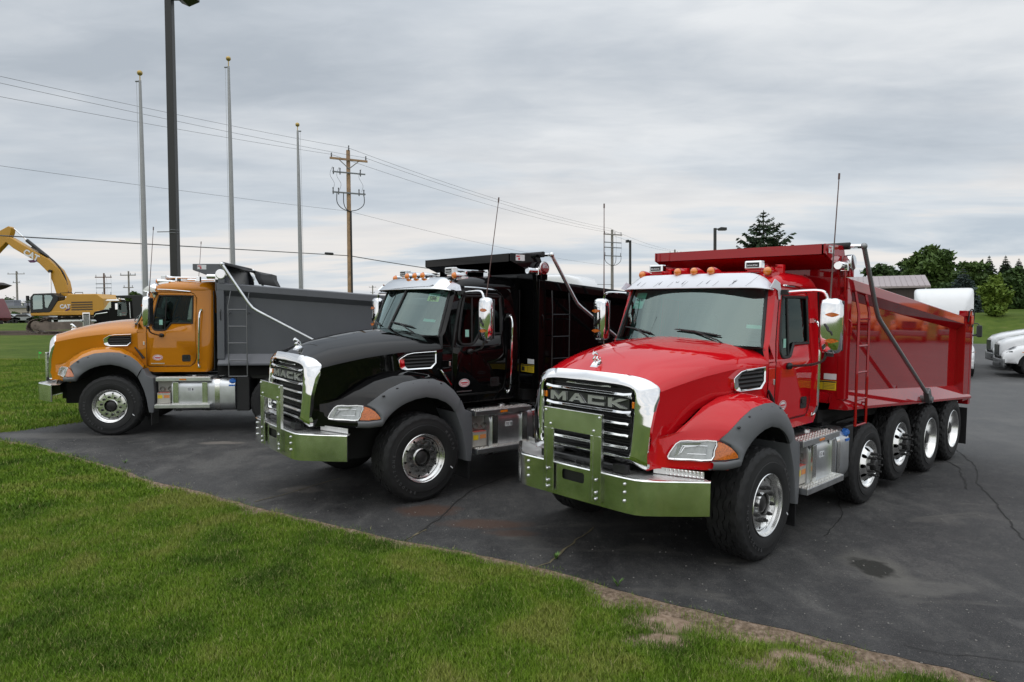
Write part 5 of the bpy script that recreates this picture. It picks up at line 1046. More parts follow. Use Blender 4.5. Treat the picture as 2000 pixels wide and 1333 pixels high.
flagpole(273, 143, 287, 26.1, 'left bare flagpole with gold ball, left of the dark light pole'); flagpole(446, 115, 458, 28.7, 'tallest bare flagpole with gold ball, right of the dark light pole'); flagpole(581, 244, 590, 33.2, 'shortest bare flagpole with gold ball above the grey dump body')
def far_lamp(u, vtop, D, dirx, label):
    b = gpt(u, D); h = at(u, vtop, D).z-b.z; r = empty('light_pole', b, 0, label, 'light pole', 'far parking lot light poles')
    q = MB(); q.bx(-.09, .09, -.09, .09, 0, h); q.build('pole', DKPOLE, r); q = MB(); q.bx(.0*dirx, dirx*.35, -.04, .04, h-.12, h-.03); q.build('lamp_arm', DKPOLE, r)
    q = MB(); q.prism([(dirx*.28, h-.17), (dirx*.28, h), (dirx*.40, h+.05), (dirx*.85, h+.02), (dirx*.85, h-.17)], 'y', -.2, .2); q.build('lamp_head', DKPOLE, r)
far_lamp(1231, 470, 58, -.42, 'far light pole with lamp pointing left, left of the red truck roof'); far_lamp(1396, 446, 50, .95, 'far light pole with lamp pointing right, above the red dump body'); 
# utility poles and wires
def upole(b, h, label, style, m_, rad=.16, rot=28, s=1.):
    r = empty('utility_pole', b, 0, label, 'utility pole', 'wooden utility poles'); R2 = Matrix.Rotation(R_(rot), 3, 'Z')
    q = MB(); q.tube([(0, 0, 0), (0, 0, h*.5), (0, 0, h)], [rad, rad*.88, rad*.72], 12); q.build('pole', m_, r)
    def arm(z, L, th, mm, nm='crossarm', tilt=0):
        q = MB(); q.box((0, -.15, z), (L, .09, th), R=None); o = q.build(nm, mm, r); o.rotation_euler = (0, 0, R_(rot)); return o
    def pin(xs, z, hh, nm='insulator'):
        for x in xs:
            q = MB(); q.lathe([(0, .03), (hh*.4, .05), (hh*.6, .03), (hh, .045)], (0, 0, 0), 'z', 8); o = q.build(nm, INSUL, r); v = R2 @ Vector((x, -.15, z)); o.location = v
    if style == 'main':
        arm(h-.6, 2.3, .12, WOOD); pin((-1.05, 1.05), h-.54, .25); pin((0,), h-.05, .3)
        q = MB(); q.tube([(-.6, -.15, h-.65), (0, -.15, h-1.15)], .03, 5); q.tube([(.6, -.15, h-.65), (0, -.15, h-1.15)], .03, 5); o = q.build('brace', WOODG, r); o.rotation_euler = (0, 0, R_(rot))
        arm(h-1.4, 2.0, .07, STEELG); arm(h-2.62, 2.0, .08, STEELG)
        for z, xs in ((h-1.4, (-.95, -.55, .7)), (h-2.6, (-.98, -.65, .6, .9))): pin(xs, z-.15, .4, 'cutout_fuse')
        for x, z0 in ((-.75, h-2.62), (-.35, h-2.62), (.9, h-2.62)):
            q = MB(); q.tube(smooth_path([(x, -.15, z0), (x, -.15, z0-.6), (x*.6, -.12, z0-.95), (.0, -.16, z0-1.1)], 5), .025, 6); o = q.build('riser_cable', BLACKP, r); o.rotation_euler = (0, 0, R_(rot))
        for x in (-1.0, -.6, .75):
            q = MB(); q.tube(smooth_path([(x, -.15, h-1.1), (x-.15, -.15, h-1.6), (x+.1, -.15, h-2.1), (x, -.15, h-2.5)], 5), .009, 5); o = q.build('jumper_wire', BLACKP, r); o.rotation_euler = (0, 0, R_(rot))
        q = MB(); q.tube([(.14, -.10, h-3.7), (.16, -.10, .2)], .055, 8); q.build('conduit', BLACKP, r)
    elif style == 'rack':
        arm(h-.6, 2.7*s, .13, m_); pin((-1.2*s, .3, 1.2*s), h-.55, .3)
        for z in (h-1.55, h-2.15, h-3.15): arm(z, 2.5*s, .10, STEELG)
        for x in (-1.15*s, -.2, 1.15*s): pin((x,), h-3.15, .4, 'cutout_fuse')
        for x in (-1.2*s, 1.2*s, .45):
            q = MB(); q.tube(smooth_path([(x, -.15, h-3.1), (x*.95, -.15, h-3.7), (x*.5, -.15, h-4.15), (0, -.15, h-4.3)], 4), .03, 5); q.tube([(x, -.15, h-.6), (x+.08, -.15, h-1.9), (x, -.15, h-3.1)], .010, 4); o = q.build('riser_cable', BLACKP, r); o.rotation_euler = (0, 0, R_(rot))
    else:
        arm(h-.6, 2.4*s, .13, m_); pin((-1.1*s, .35, 1.1*s), h-.55, .28)
        if style == 'double': arm(h-2.4, 1.5, .12, m_); pin((-.6, .6), h-2.35, .3)
    return r
P1 = gpt(685, 42); P2 = gpt(1196, 82); P3 = gpt(1318, 107); P0 = Vector((-31.8, 2, 0.2)); H1 = at(684, 294, 42).z-P1.z; H2 = at(1196, 449, 82).z-P2.z; H3 = at(1318, 488, 107).z-P3.z
upole(P1, H1, 'near wooden utility pole with fuse crossarms above the grey dump body', 'main', WOOD, .165)
upole(P2, H2, 'utility pole with three steel crossarms seen left of the red truck roof', 'rack', WOODG, .2)
upole(P3, H3, 'small far utility pole just above the red cab shield', 'plain', WOODG, .18)
upole(gpt(36, 143), at(36, 530, 143).z-gpt(36, 143).z, 'far utility pole left of the excavator cab', 'double', WOODG, .22, 0, 1.5)
upole(gpt(206, 100), at(206, 534, 100).z-gpt(206, 100).z, 'far utility pole with stacked crossarms behind the excavator engine', 'rack', mat('brown_pole_wood', (.15, .09, .07), .9), .15, 0, .9)
upole(gpt(254, 100), at(254, 530, 100).z-gpt(254, 100).z, 'far utility pole above the black road truck', 'double', WOODG, .15, 0, .95)
upole(gpt(729, 230), at(729, 558, 230).z-gpt(729, 230).z, 'tiny distant utility pole left of the black truck visor', 'double', WOODG, .25, 0, 1.)
WIRE = mat('wire', (.09, .09, .095), .5)
def wire(a, b, sag, rad, label, cat='power line'):
    q = MB(); n = 24; q.tube([tuple(a.lerp(b, k/n)-Vector((0, 0, 4*sag*(k/n)*(1-k/n)))) for k in range(n+1)], rad, 5); o = q.build('power_line', WIRE); tag(o, label, cat, 'overhead wires'); return o
def up(P, h, dx=0.): return P+Vector((dx*math.cos(R_(28)), dx*math.sin(R_(28)), h))
B0 = 10.5
wire(up(P0, B0+.2, 0), up(P1, H1+.15, 0), .55, .008, 'highest wire running from upper left to the near pole'); wire(up(P0, B0-.1, 1.05), up(P1, H1-.35, 1.05), .5, .008, 'second wire just below the highest one, left of the near pole')
wire(up(P0, B0-.8, -1.05), up(P1, H1-.35, -1.05), .5, .008, 'wire reaching the left end of the near pole crossarm')
wire(up(P1, H1+.15, 0), up(P2, H2+.1, 0), .5, .010, 'top wire from the near pole to the rack pole'); wire(up(P1, H1-.35, 1.05), up(P2, H2-.3, 1.2), .5, .010, 'right crossarm wire from the near pole to the rack pole'); wire(up(P1, H1-.35, -1.05), up(P2, H2-.3, -1.2), .5, .010, 'left crossarm wire from the near pole to the rack pole')
wire(up(P2, H2, 0), up(P3, H3-.2, 0), .3, .011, 'upper wire from the rack pole to the small far pole'); wire(up(P2, H2-.3, -1.2), up(P3, H3-.3, -1.), .3, .011, 'lower wire from the rack pole to the small far pole')
n9 = at(685, 413, 42).z-P1.z
wire(up(P0, n9-.5), up(P1, n9), .35, .007, 'thin neutral wire crossing the light pole at mid height'); wire(up(P1, n9), up(P2, at(1196, 520, 82).z-P2.z), .4, .008, 'thin neutral wire falling right of the near pole')
n6 = at(685, 500, 42).z-P1.z
wire(up(P0, n6-1.0), up(P1, n6), .0, .024, 'thick black cable low across the left sky', 'cable'); wire(up(P1, n6), up(P2, at(1196, 556, 82).z-P2.z), .5, .028, 'thick black cable right of the near pole', 'cable')
_a, _b = up(P0, n6-1.0), up(P1, n6)
q = MB(); q.tube([tuple(_a.lerp(_b, .955)+Vector((0, 0, .05))), tuple(_a.lerp(_b, .968)+Vector((0, 0, .05)))], .08, 8); tag(q.build('cable_splice', BLACKP), 'black splice case on the low cable left of the near pole', 'splice case')

# ---------------------------------------------------------------- trees
def leaf_mat(name, c0, c1, sc=.6):
    if name in _M: return _M[name]
    m, t, p = nodes_of(name); A_ = NT(t); oi = A_.noise(sc, 4, .6); f = A_.noise(sc*9, 2, .5)
    c = A_.mix(A_.mr(A_.math('ADD', A_.math('MULTIPLY', oi, .6), A_.math('MULTIPLY', f, .4)), .38, .62), c0, c1); A_.put(p.inputs['Base Color'], c); p.inputs['Roughness'].default_value = .65; p.inputs['Specular IOR Level'].default_value = .25; _M[name] = m; return m
def crown(cl, nleaf, ls, seed, asp=1.4):
    r = np.random.default_rng(seed); vs = []; fs = []
    tot = sum(c[3]**2 for c in cl)
    for (cx, cy, cz, rad) in cl:
        k = max(20, int(nleaf*rad**2/tot)); d = r.normal(size=(k, 3)); d /= np.linalg.norm(d, axis=1)[:, None]; rr = rad*(r.random(k)**.35)*(1+.18*r.normal(size=k)); c = np.array([cx, cy, cz])+d*rr[:, None]*np.array([1, 1, .85])
        u = r.normal(size=(k, 3)); u /= np.linalg.norm(u, axis=1)[:, None]; w = np.cross(u, r.normal(size=(k, 3))); w /= np.linalg.norm(w, axis=1)[:, None]
        sz = ls*r.uniform(.6, 1.4, k)[:, None]; o = len(vs)
        q = np.stack([c-u*sz*asp*.5, c+w*sz*.35, c+u*sz*asp*.5, c-w*sz*.35], 1).reshape(-1, 3); vs += q.tolist(); fs += [(o+4*i, o+4*i+1, o+4*i+2, o+4*i+3) for i in range(k)]
    return vs, fs
BARK = mat('bark', (.07, .055, .042), .95, var=.3, vs_=4, bump=.6, bs=12)
def broadleaf(u, vt, D, wpx, label, lm, seed, nleaf=7000, ls=.30, zlo=.25, group='broadleaf trees beyond the lot', cat='tree', name='broadleaf_tree', ncl=40):
    b = gpt(u, D); h = at(u, vt, D).z-b.z; w = wpx/F_*D/2; rnd = random.Random(seed); r = empty(name, b, 0, label, cat, group)
    cl = []
    for i in range(ncl):
        t = rnd.random(); z = h*(zlo+(1-zlo)*t*.93); env = math.sin(math.pi*min(1, .15+.85*(1-t))**.8)**.7 if t > .1 else .7
        a = rnd.uniform(0, 6.28); rr = w*env*math.sqrt(rnd.random())*.8; cl.append((rr*math.cos(a), rr*math.sin(a)*.8, z, w*rnd.uniform(.15, .36)*(1.1-.4*t)))
    cl.append((0, 0, h*.92, w*.28)); cl.append((0, 0, h*.6, w*.55))
    vs, fs = crown(cl, nleaf, ls, seed); q = MB(); q.add(vs, fs); q.build('crown', lm, r, smooth=0, clean=False)
    q = MB(); q.tube([(0, 0, -.2), (.05*h*.1, 0, h*.3), (0, 0, h*.75)], [h*.03, h*.022, h*.008], 8)
    for i in range(7):
        c = cl[(i*3) % len(cl)]; q.tube([(0, 0, h*(.2+.05*i)), (c[0]*.5, c[1]*.5, (h*(.2+.05*i)+c[2])*.5), (c[0]*.9, c[1]*.9, c[2])], [h*.012, h*.008, h*.003], 5)
    q.build('trunk', BARK, r); return r
def conifer(u, vt, D, wpx, label, lm, seed, tiers=16, nb=9, group='spruce trees beyond the lot', open_=1., droop=.25, hfac=None, ls=.22, per=26, lift=0., zlo=.08):
    b = gpt(u, D); h = at(u, vt, D).z-b.z; w = wpx/F_*D/2; rnd = random.Random(seed); r = empty('spruce_tree', b, 0, label, 'tree', group); q = MB(); q.tube([(0, 0, -.2), (0, 0, h*.5), (0, 0, h)], [h*.022, h*.013, h*.003], 8); vs = []; fs = []
    for i in range(tiers):
        t = zlo+(1-zlo)*(i+rnd.random()*.5)/tiers; z = h*t; L = w*(1-t)**.9*rnd.uniform(.85, 1.15)+w*.012
        for k in range(nb):
            a = 2*math.pi*(k+rnd.random()*.7)/nb; l = L*rnd.uniform(.7, 1.12); dx, dy = math.cos(a), math.sin(a)
            tipz = z-droop*l+lift*l; pts_ = [(0, 0, z), (dx*l*.55, dy*l*.55, z-droop*l*.45+lift*l*.15), (dx*l, dy*l, tipz)]; q.tube(pts_, [h*.004, h*.003, h*.001], 4, caps=False)
            n = max(6, int(per*l/w))
            for j in range(n):
                s = (j+rnd.random())/n; s = .12+.88*s; c = Vector(pts_[0]).lerp(Vector(pts_[1]), s/.55) if s < .55 else Vector(pts_[1]).lerp(Vector(pts_[2]), (s-.55)/.45)
                for m_ in range(2):
                    sd = rnd.choice((-1, 1)); dv = Vector((dx*.7-dy*sd*.6+rnd.uniform(-.3, .3), dy*.7+dx*sd*.6+rnd.uniform(-.3, .3), rnd.uniform(-.75, .15))).normalized(); ll = ls*rnd.uniform(.6, 1.3)*(1.15-.4*s)*(.16+.84*min(1, (1-t)*3.2)); wv = dv.cross(Vector((rnd.uniform(-1, 1), rnd.uniform(-1, 1), rnd.uniform(-1, 1)))).normalized()*ll*.24
                    o = len(vs); vs += [tuple(c-wv*.5), tuple(c+dv*ll*.5-wv), tuple(c+dv*ll), tuple(c+dv*ll*.5+wv)]; fs.append((o, o+1, o+2, o+3))
    q.build('trunk', BARK, r, smooth=60, clean=False); q = MB(); q.add(vs, fs); q.build('crown', lm, r, smooth=0, clean=False); return r
LM1 = leaf_mat('leaf_dark', (.024, .050, .014), (.062, .110, .026)); LM2 = leaf_mat('leaf_mid', (.036, .070, .017), (.090, .145, .032)); LM3 = leaf_mat('leaf_bright', (.075, .13, .016), (.165, .23, .034), 1.2)
LMS = leaf_mat('spruce_needles', (.016, .034, .016), (.042, .070, .030)); LMB = leaf_mat('blue_spruce_needles', (.030, .048, .046), (.065, .095, .088))
broadleaf(1815, 484, 82, 120, 'tall rounded broadleaf tree behind the brown metal barn', LM2, 21, 9000, .42, .2)
broadleaf(1720, 520, 100, 90, 'low dark broadleaf trees left of the tall tree, over the barn roof', LM1, 22, 5000, .45, .2); broadleaf(1765, 512, 92, 80, 'dark broadleaf tree peeking over the barn roof ridge', LM1, 27, 5000, .45, .2)
broadleaf(1878, 516, 88, 80, 'mid green broadleaf tree right of the tall rounded tree', LM2, 23, 6000, .42, .1)
broadleaf(1908, 512, 85, 70, 'bushy broadleaf tree in front of the pointed spruces', LM2, 26, 6000, .40, .1)
broadleaf(1985, 528, 78, 90, 'large dark tree at the right edge of the photo', LM1, 24, 8000, .42, .05); broadleaf(2040, 520, 80, 110, 'dark tree mass cut by the right edge', LM1, 28, 5000, .42, .05)
broadleaf(1860, 560, 76, 110, 'dark shrubby tree filling the gap behind the white sleeper truck', LM1, 29, 6000, .40, .02)
broadleaf(1942, 540, 58, 76, 'bright yellow-green rounded shrub on the grassy bank', LM3, 25, 7000, .24, .02, 'shrubs on the bank', 'shrub', 'leafy_shrub', 30)
for u, v, D, w, lb, sd in ((1930, 499, 92, 62, 'pointed dark spruce left of the spruce trio', 31), (1962, 499, 92, 66, 'middle pointed spruce of the trio', 32), (1988, 505, 92, 66, 'right pointed spruce of the trio', 33)): conifer(u, v, D, w, lb, LMS, sd, 34, 10, ls=.46, per=26, droop=.35)
conifer(1880, 522, 66, 95, 'blue-grey spruce beside the yellow-green shrub', LMB, 34, 18, 10, ls=.36, per=30, droop=.3)
conifer(1490, 411, 62, 250, 'ragged dark spruce top standing above the red cab shield', LMS, 35, 14, 6, ls=.66, per=46, droop=-.10, lift=.34, zlo=.50)
for i, (u, v, D, w, lb) in enumerate(((262, 571, 95, 46, 'small round tree above the black road truck'), (20, 587, 150, 80, 'distant tree at the far left edge'), (70, 585, 150, 70, 'distant tree behind the beige building'), (110, 588, 150, 60, 'distant tree left of the excavator cab'), (30, 612, 118, 30, 'small bush in front of the beige building'), (72, 616, 75, 22, 'small shrub by the excavator tracks'), (330, 600, 140, 80, 'distant tree hidden behind the orange cab'))):
    broadleaf(u, v, D, w, lb, LM1 if i % 2 else LM2, 50+i, 2500, .35 if D > 80 else .2, .05, 'far trees on the left', ncl=16)

# ---------------------------------------------------------------- buildings
b0 = gpt(1815, 62); br = empty('metal_barn', (b0.x, b0.y, gz(b0.x, b0.y)-.3), R_(-26), 'long brown metal barn with a pale pinkish-grey roof behind the trucks', 'barn')
ez, rz_ = at(1812, 558, 62).z-b0.z+.3, at(1815, 537, 66).z-b0.z+.3
WB = mat('barn_brown_siding', (.055, .035, .032), .55, var=.1, vs_=2); RB = mat('barn_pink_roof', (.34, .285, .285), .45, var=.06, vs_=1)
q = MB(); q.bx(-24, -.3, .2, 9.5, 0, ez-.1); q.build('wall', WB, br)
q = MB(); q.add([(-24.4, -.2, ez), (.05, -.2, ez), (.05, 4.8, rz_), (-24.4, 4.8, rz_), (.05, 9.8, ez), (-24.4, 9.8, ez), (-24.4, -.2, ez-.18), (.05, -.2, ez-.18)], [(0, 1, 2, 3), (3, 2, 4, 5), (6, 7, 1, 0)]); q.add([(-.31, .2, ez-.1), (-.31, 9.5, ez-.1), (-.31, 4.8, rz_-.05)], [(0, 1, 2)]); q.build('roof', RB, br)
for i in range(54):
    q0 = MB() if i == 0 else None
    if i == 0:
        d = Vector((0, 5.0, rz_-ez)); q0.add([(-.025, -.21, ez+.003), (.025, -.21, ez+.003), (.025, 4.8, rz_+.003), (-.025, 4.8, rz_+.003), (-.01, -.21, ez+.04), (.01, -.21, ez+.04), (.01, 4.8, rz_+.04), (-.01, 4.8, rz_+.04)], [(0, 4, 7, 3), (1, 2, 6, 5), (4, 5, 6, 7), (0, 1, 5, 4)]); rib0 = q0.build('roof_rib', RB, br); w0 = MB().bx(-.03, .03, .15, .2, 0, ez-.15).build('siding_rib', WB, br)
    for s0 in (rib0, w0):
        o = s0 if i == 0 else s0.copy()
        if i: COL.objects.link(o); o.parent = br
        o.location = (-.35-.45*i, 0, 0)
q = MB(); q.bx(-.35, -.2, .1, .25, 0, ez); q.build('downspout', WHITE, br)
b0 = gpt(40, 122); bd = empty('commercial_building', (b0.x, b0.y, b0.z-.2), 0, 'low beige commercial building with dark garage doors far left', 'building'); sc_ = 122/F_
hz_ = lambda v: at(40, v, 122).z-b0.z+.2
BEIGE = mat('beige_panel', (.42, .37, .31), .8, var=.06, vs_=.5); ROOFG = mat('grey_flat_roof', (.22, .23, .25), .7)
q = MB(); q.bx(-6, 4.2, 0, 12, 0, hz_(602)); q.build('wall', BEIGE, bd); q = MB(); q.bx(-6.3, 4.4, -.25, 12.2, hz_(602), hz_(597.5)); q.build('roof_edge', ROOFG, bd)
q = MB(); q.bx(4.2, 11, 1, 12, 0, hz_(600)); q.build('white_wall', WHITE, bd)
for x0, x1 in ((-1.5, .0), (.45, 1.6)):
    q = MB(); q.bx(x0, x1, -.05, .0, 0, hz_(611)); q.build('garage_door', mat('dark_glass_door', (.008, .009, .011), .2), bd)
for x in (-5.5, -3.6, -2.1, 2.2, 3.6): q = MB(); q.bx(x-.12, x+.12, -.08, 0, 0, hz_(603)); q.build('wall_pier', mat('beige_pier', (.33, .28, .235), .8), bd)
for u, w, lb in ((25, .9, 'left grey rooftop vent on the beige building'), (57, .6, 'right grey rooftop vent on the beige building')):
    q = MB(); b = at(u, 600, 128); q.bx(-w, w, -w, w, 0, 1.6 if w > .8 else 1.1); q.bx(-w-.1, w+.1, -w-.1, w+.1, 1.3, 1.4); o = q.build('rooftop_vent', ROOFG); o.location = (b.x, b.y, b.z-.3); tag(o, lb, 'roof vent', 'rooftop vents')
def small_car(u, D, colr, label, rz=0):
    b = gpt(u, D); r = empty('parked_car', b, rz, label, 'car', 'cars parked by the beige building'); P_c = mat('car_'+str(colr), colr, .3, coat=1.)
    q = MB(); prof = [(-2.2, .35), (-2.25, .7), (-1.5, .9), (-.9, 1.4), (.7, 1.45), (1.5, .98), (2.15, .9), (2.25, .4)]; q.prism(prof, 'y', -.85, .85); q.build('body', P_c, r, bevel=.08); q = MB(); q.prism([(-1.3, .98), (-.8, 1.36), (.62, 1.4), (1.25, 1.0)], 'y', -.88, .88); q.build('side_glass', mat('car_glass', (.01, .012, .014), .08), r)
    for x in (-1.4, 1.4):
        for y in (-.8, .8): q = MB(); q.lathe([(-.1, .001), (-.1, .32), (.1, .32), (.1, .001)], (x, y, .32), 'y', 16); q.build('wheel', TYRE, r)
for u, c, lb in ((8, (.30, .33, .36), 'silver car parked at the far left edge'), (22, (.35, .37, .40), 'silver car parked before the dark garage doors'), (52, (.25, .27, .28), 'grey car beside the excavator tracks'), (86, (.02, .02, .022), 'black car behind the excavator tracks')): small_car(u, 108, c, lb)

# ---------------------------------------------------------------- excavator (side on, facing left)
EX_D = 60.; EX = gpt(140, EX_D); kx = EX_D/F_; v_g = 650.
er = empty('excavator', (EX.x, EX.y, at(140, v_g, EX_D).z), 0, 'yellow tracked excavator with raised boom behind the orange truck', 'excavator')
ex = lambda u, v: ((u-140)*kx, (v_g-v)*kx)
YEL = mat('machine_yellow', (.50, .25, .012), .45, coat=.3, var=.08, vs_=1); EBLK = mat('machine_black', (.012, .013, .014), .4); MUD = mat('track_mud', (.16, .13, .105), .9, var=.4, vs_=2, bump=.4, bs=8)
def pr(name, poly, y0, y1, m_, parent=er, bev=.0): q = MB(); q.prism([ex(*p_) for p_ in poly][::-1], 'y', y0, y1); return q.build(name, m_, parent, bevel=bev)
for nm, du, y0 in (('near', 0, -1.65), ('far', -20, .95)):
    loop = [(78, 640), (84, 628), (98, 623), (130, 621), (180, 619), (205, 620), (215, 628), (217, 638), (210, 646), (190, 649), (120, 650), (92, 650), (82, 647)]
    q = MB(); pth = [ex(a+du, b) for a, b in loop]; q.grid([[(x, y0, z) for x, z in pth], [(x, y0+.62, z) for x, z in pth]], cv=True); to_ = q.build('track', MUD, er)
    dense = smooth_path([(x, z, 0) for x, z in pth], 6, True)
    for i in range(0, len(dense), 2):
        x, z, _ = dense[i]; x2, z2, _ = dense[(i+1) % len(dense)]; a = math.atan2(z2-z, x2-x); q = MB(); q.box((x, y0+.31, z), (.16, .66, .07), R=Matrix.Rotation(-a, 3, 'Y')); q.build('track_shoe', MUD, to_)
    q = MB(); q.prism([ex(a+du, b) for a, b in ((100, 630), (205, 627), (205, 643), (100, 645))][::-1], 'y', y0+.01, y0+.5); q.build('track_frame', MUD, to_)
    for u_, v_, r_ in ((95, 636, .42), (203, 635, .42)): q = MB(); x, z = ex(u_+du, v_); q.lathe([(0, .05), (0, r_*.75), (.04, r_), (.5, r_), (.5, .05)], (x, y0-.02, z), 'y', 20); q.build('sprocket', MUD, to_)
pr('turntable', [(128, 616), (190, 616), (190, 625), (128, 625)], -1, 1, EBLK)
pr('deck', [(84, 610), (225, 607), (225, 616), (84, 617)], -1.5, 1.5, YEL, bev=.05)
bo2 = pr('engine_hood', [(120, 611), (132, 590), (148, 588), (150, 584), (155, 576), (210, 576), (222, 585), (224, 608), (130, 611)], -1.45, 1.45, YEL, bev=.08)
for i in range(4): pr('vent_grille', [(162, 591+4.6*i), (202, 590.4+4.6*i), (202, 592.8+4.6*i), (162, 593.5+4.6*i)], -1.475, -1.44, mat('grille_brown', (.09, .06, .03), .7), bo2)
cbx = pr('cab_frame', [(84, 613), (84, 582), (90, 575), (127, 574), (137, 580), (137, 588), (121, 612)], -1.5, -.45, EBLK, bev=.05)
pr('cab_window', [(90, 605), (90, 582), (93, 578), (108, 578), (108, 604)], -1.53, -1.49, glass('cab_glass', (.5, .62, .58), 1.5, .25), cbx); pr('cab_window', [(113, 600), (112, 578), (124, 578), (128, 583), (117, 603)], -1.53, -1.49, glass('cab_glass'), cbx)
q = MB(); x0, z0 = ex(80, 580); x1, z1 = ex(80, 611); q.tube([(x0, -1.5, z0), (x1, -1.5, z1)], .04, 6); q.box((x0-.02, -1.5, z0-.15), (.16, .2, .4)); q.box((x1, -1.5, z1+.35), (.14, .2, .5)); q.build('cab_mirror', EBLK, er)
pr('boom', [(118, 578), (138, 580), (139, 565), (136, 550), (125, 528), (105, 508), (60, 482), (30, 464), (22, 466), (22, 474), (36, 486), (85, 515), (104, 535), (112, 556)], -.35, .35, YEL, bev=.06)
pr('stick', [(-30, 535), (-12, 508), (8, 488), (26, 470), (32, 455), (33, 446), (27, 443), (2, 456), (-28, 480), (-55, 520)], -.28, .28, YEL, bev=.05)
def cyl(a, b, c, r0, r1):
    q = MB(); A, B, C = ex(*a), ex(*b), ex(*c); q.tube([(A[0], 0, A[1]), (B[0], 0, B[1])], r0, 10); q.build('cylinder_barrel', EBLK, er); q = MB(); q.tube([(B[0], 0, B[1]), (C[0], 0, C[1])], r1, 8); q.build('cylinder_rod', CHROME, er)
cyl((98, 503), (58, 470), (34, 447), .15, .05)
q = MB(); A, B, C = ex(109, 574), ex(109, 545), ex(109, 531); q.tube([(A[0], -.5, A[1]), (C[0], -.5, C[1])], .07, 10); q.build('boom_cylinder', CHROME, er); q = MB(); q.lathe([(-.1, .001), (-.1, .13), (.15, .13)], (C[0], -.5, C[1]), 'y', 12); q.build('boom_pin', EBLK, er)
hs_ = MB(); hs_.tube(smooth_path([(ex(a, b)[0], -.2, ex(a, b)[1]) for a, b in ((138, 572), (134, 545), (124, 525), (104, 504), (70, 484))], 5), .06, 6); hs_.build('hydraulic_hose', BLACKP, er)
pr('bucket', [(-8, 558), (0, 551), (18, 557), (4, 563), (-14, 568)], -.6, .6, mat('bucket_dark', (.03, .024, .02), .8), bev=.03)
rl_ = MB(); 
for seg in (((139, 588), (139, 574), (160, 573), (164, 577)), ((166, 576), (168, 573), (182, 573), (182, 577))): rl_.tube([(ex(a, b)[0], -1.3, ex(a, b)[1]) for a, b in seg], .03, 5)
rl_.build('handrail', BLACKP, er)
def decal(word, u, v, sz, y, m_, rot=0, bold=.03, tri=None):
    q = MB(); v2, f2 = text2d(word, sz, bold); x, z = ex(u, v); c_, s_ = math.cos(R_(rot)), math.sin(R_(rot)); q.add([(x+a*c_-b*s_, y, z+a*s_+b*c_) for a, b in v2], f2); q.build('brand_lettering', m_, er, smooth=0)
    return x, z, c_, s_
for u, v, sz, y, rot in ((71, 500, .72, -.362, -28), (150, 600, .46, -1.465, 0)):
    x, z, c_, s_ = decal('CAT', u, v, sz, y-.004, LABELW, rot, .045)
    q = MB(); q.add([(x+a*c_-b*s_, y, z+a*s_+b*c_) for a, b in [(-.1*sz, -.75*sz), (.85*sz, -.1*sz), (.95*sz, -.35*sz), (.75*sz, -.6*sz), (.3*sz, -.85*sz)]], [(4, 3, 2, 1, 0)]); q.build('brand_triangle', mat('decal_purple', (.10, .03, .09), .5), er, smooth=0)
# dark red dump box standing at the far left edge
rb = gpt(-2, 58); rbx = empty('dump_box', (rb.x, rb.y, at(0, 645, 58).z), 0, 'dark red dump truck box under the excavator bucket at the left edge', 'dump truck', None); kk_ = 58/F_
q = MB(); q.prism([(a*kk_, (645-b)*kk_) for a, b in ((-90, 585), (-8, 583), (4, 612), (6, 622), (-2, 628), (-90, 628))][::-1], 'y', -1.2, 1.2); q.build('box', mat('maroon_paint', (.16, .012, .018), .4, coat=.5), rbx, bevel=.04)
q = MB(); q.lathe([(-.15, .001), (-.15, .5), (.15, .5), (.15, .001)], (-.6, -1.1, .5), 'y', 20); q.build('wheel', TYRE, rbx); q = MB(); q.bx(-3, .1, -.4, .4, .5, .8); q.build('chassis', EBLK, rbx)
q = MB(); q.bx(.35, .4, -1.2, -.7, .15, .75); q.build('rear_flap', mat('flap_pink', (.45, .30, .27), .6, var=.3, vs_=4), rbx)

# ---------------------------------------------------------------- black road dump truck with its driver (front three-quarter, facing left)
KD = 52.; kb = KD/F_; KR = gpt(230, KD); kr = empty('road_dump_truck', (KR.x, KR.y, at(230, 668, KD).z), R_(0), 'black long-nosed dump truck with chrome grille and driver behind the orange cab', 'dump truck')
kx_ = lambda u, v: ((u-230)*kb, (668-v)*kb)
def kp(name, poly, y0, y1, m_, parent=kr, bev=.02): q = MB(); q.prism([kx_(*p_) for p_ in poly][::-1], 'y', y0, y1); return q.build(name, m_, parent, bevel=bev)
BG = mat('gloss_black', (.003, .003, .0035), .35, coat=.0, spec=.15)
kp('hood', [(193, 655), (193, 611), (196, 609), (231, 601), (236, 606), (236, 640)], -.65, .65, BG, bev=.08)
kp('cab', [(231, 650), (228, 602), (232, 602), (232, 590), (272, 589), (276, 600), (276, 652)], -.95, .95, BG, bev=.05)
kp('cab_glass', [(245, 618), (246, 592), (262, 592), (264, 612), (262, 618)], -.97, -.94, glass('dark_cab_glass', (.5, .55, .5), 1.5, .02)); 
wq = MB(); wq.add([(kx_(218, 605)[0], -.9, kx_(218, 605)[1]), (kx_(240, 606)[0], -.93, kx_(240, 606)[1]), (kx_(243, 591)[0], -.93, kx_(243, 591)[1]), (kx_(229, 590)[0], -.9, kx_(229, 590)[1])], [(0, 1, 2, 3)]); wq.build('windshield', glass('cab_glass'), kr)
kp('visor', [(222, 589), (250, 589), (248, 586), (226, 586)], -1.0, -.2, CHROME)
q = MB(); x, z = kx_(185, 640); q.bx(kx_(178, 0)[0], kx_(192, 0)[0], -1.0, -.93, kx_(0, 656)[1], kx_(0, 611)[1]); gq = q.build('grille_frame', CHROME, kr, bevel=.02)
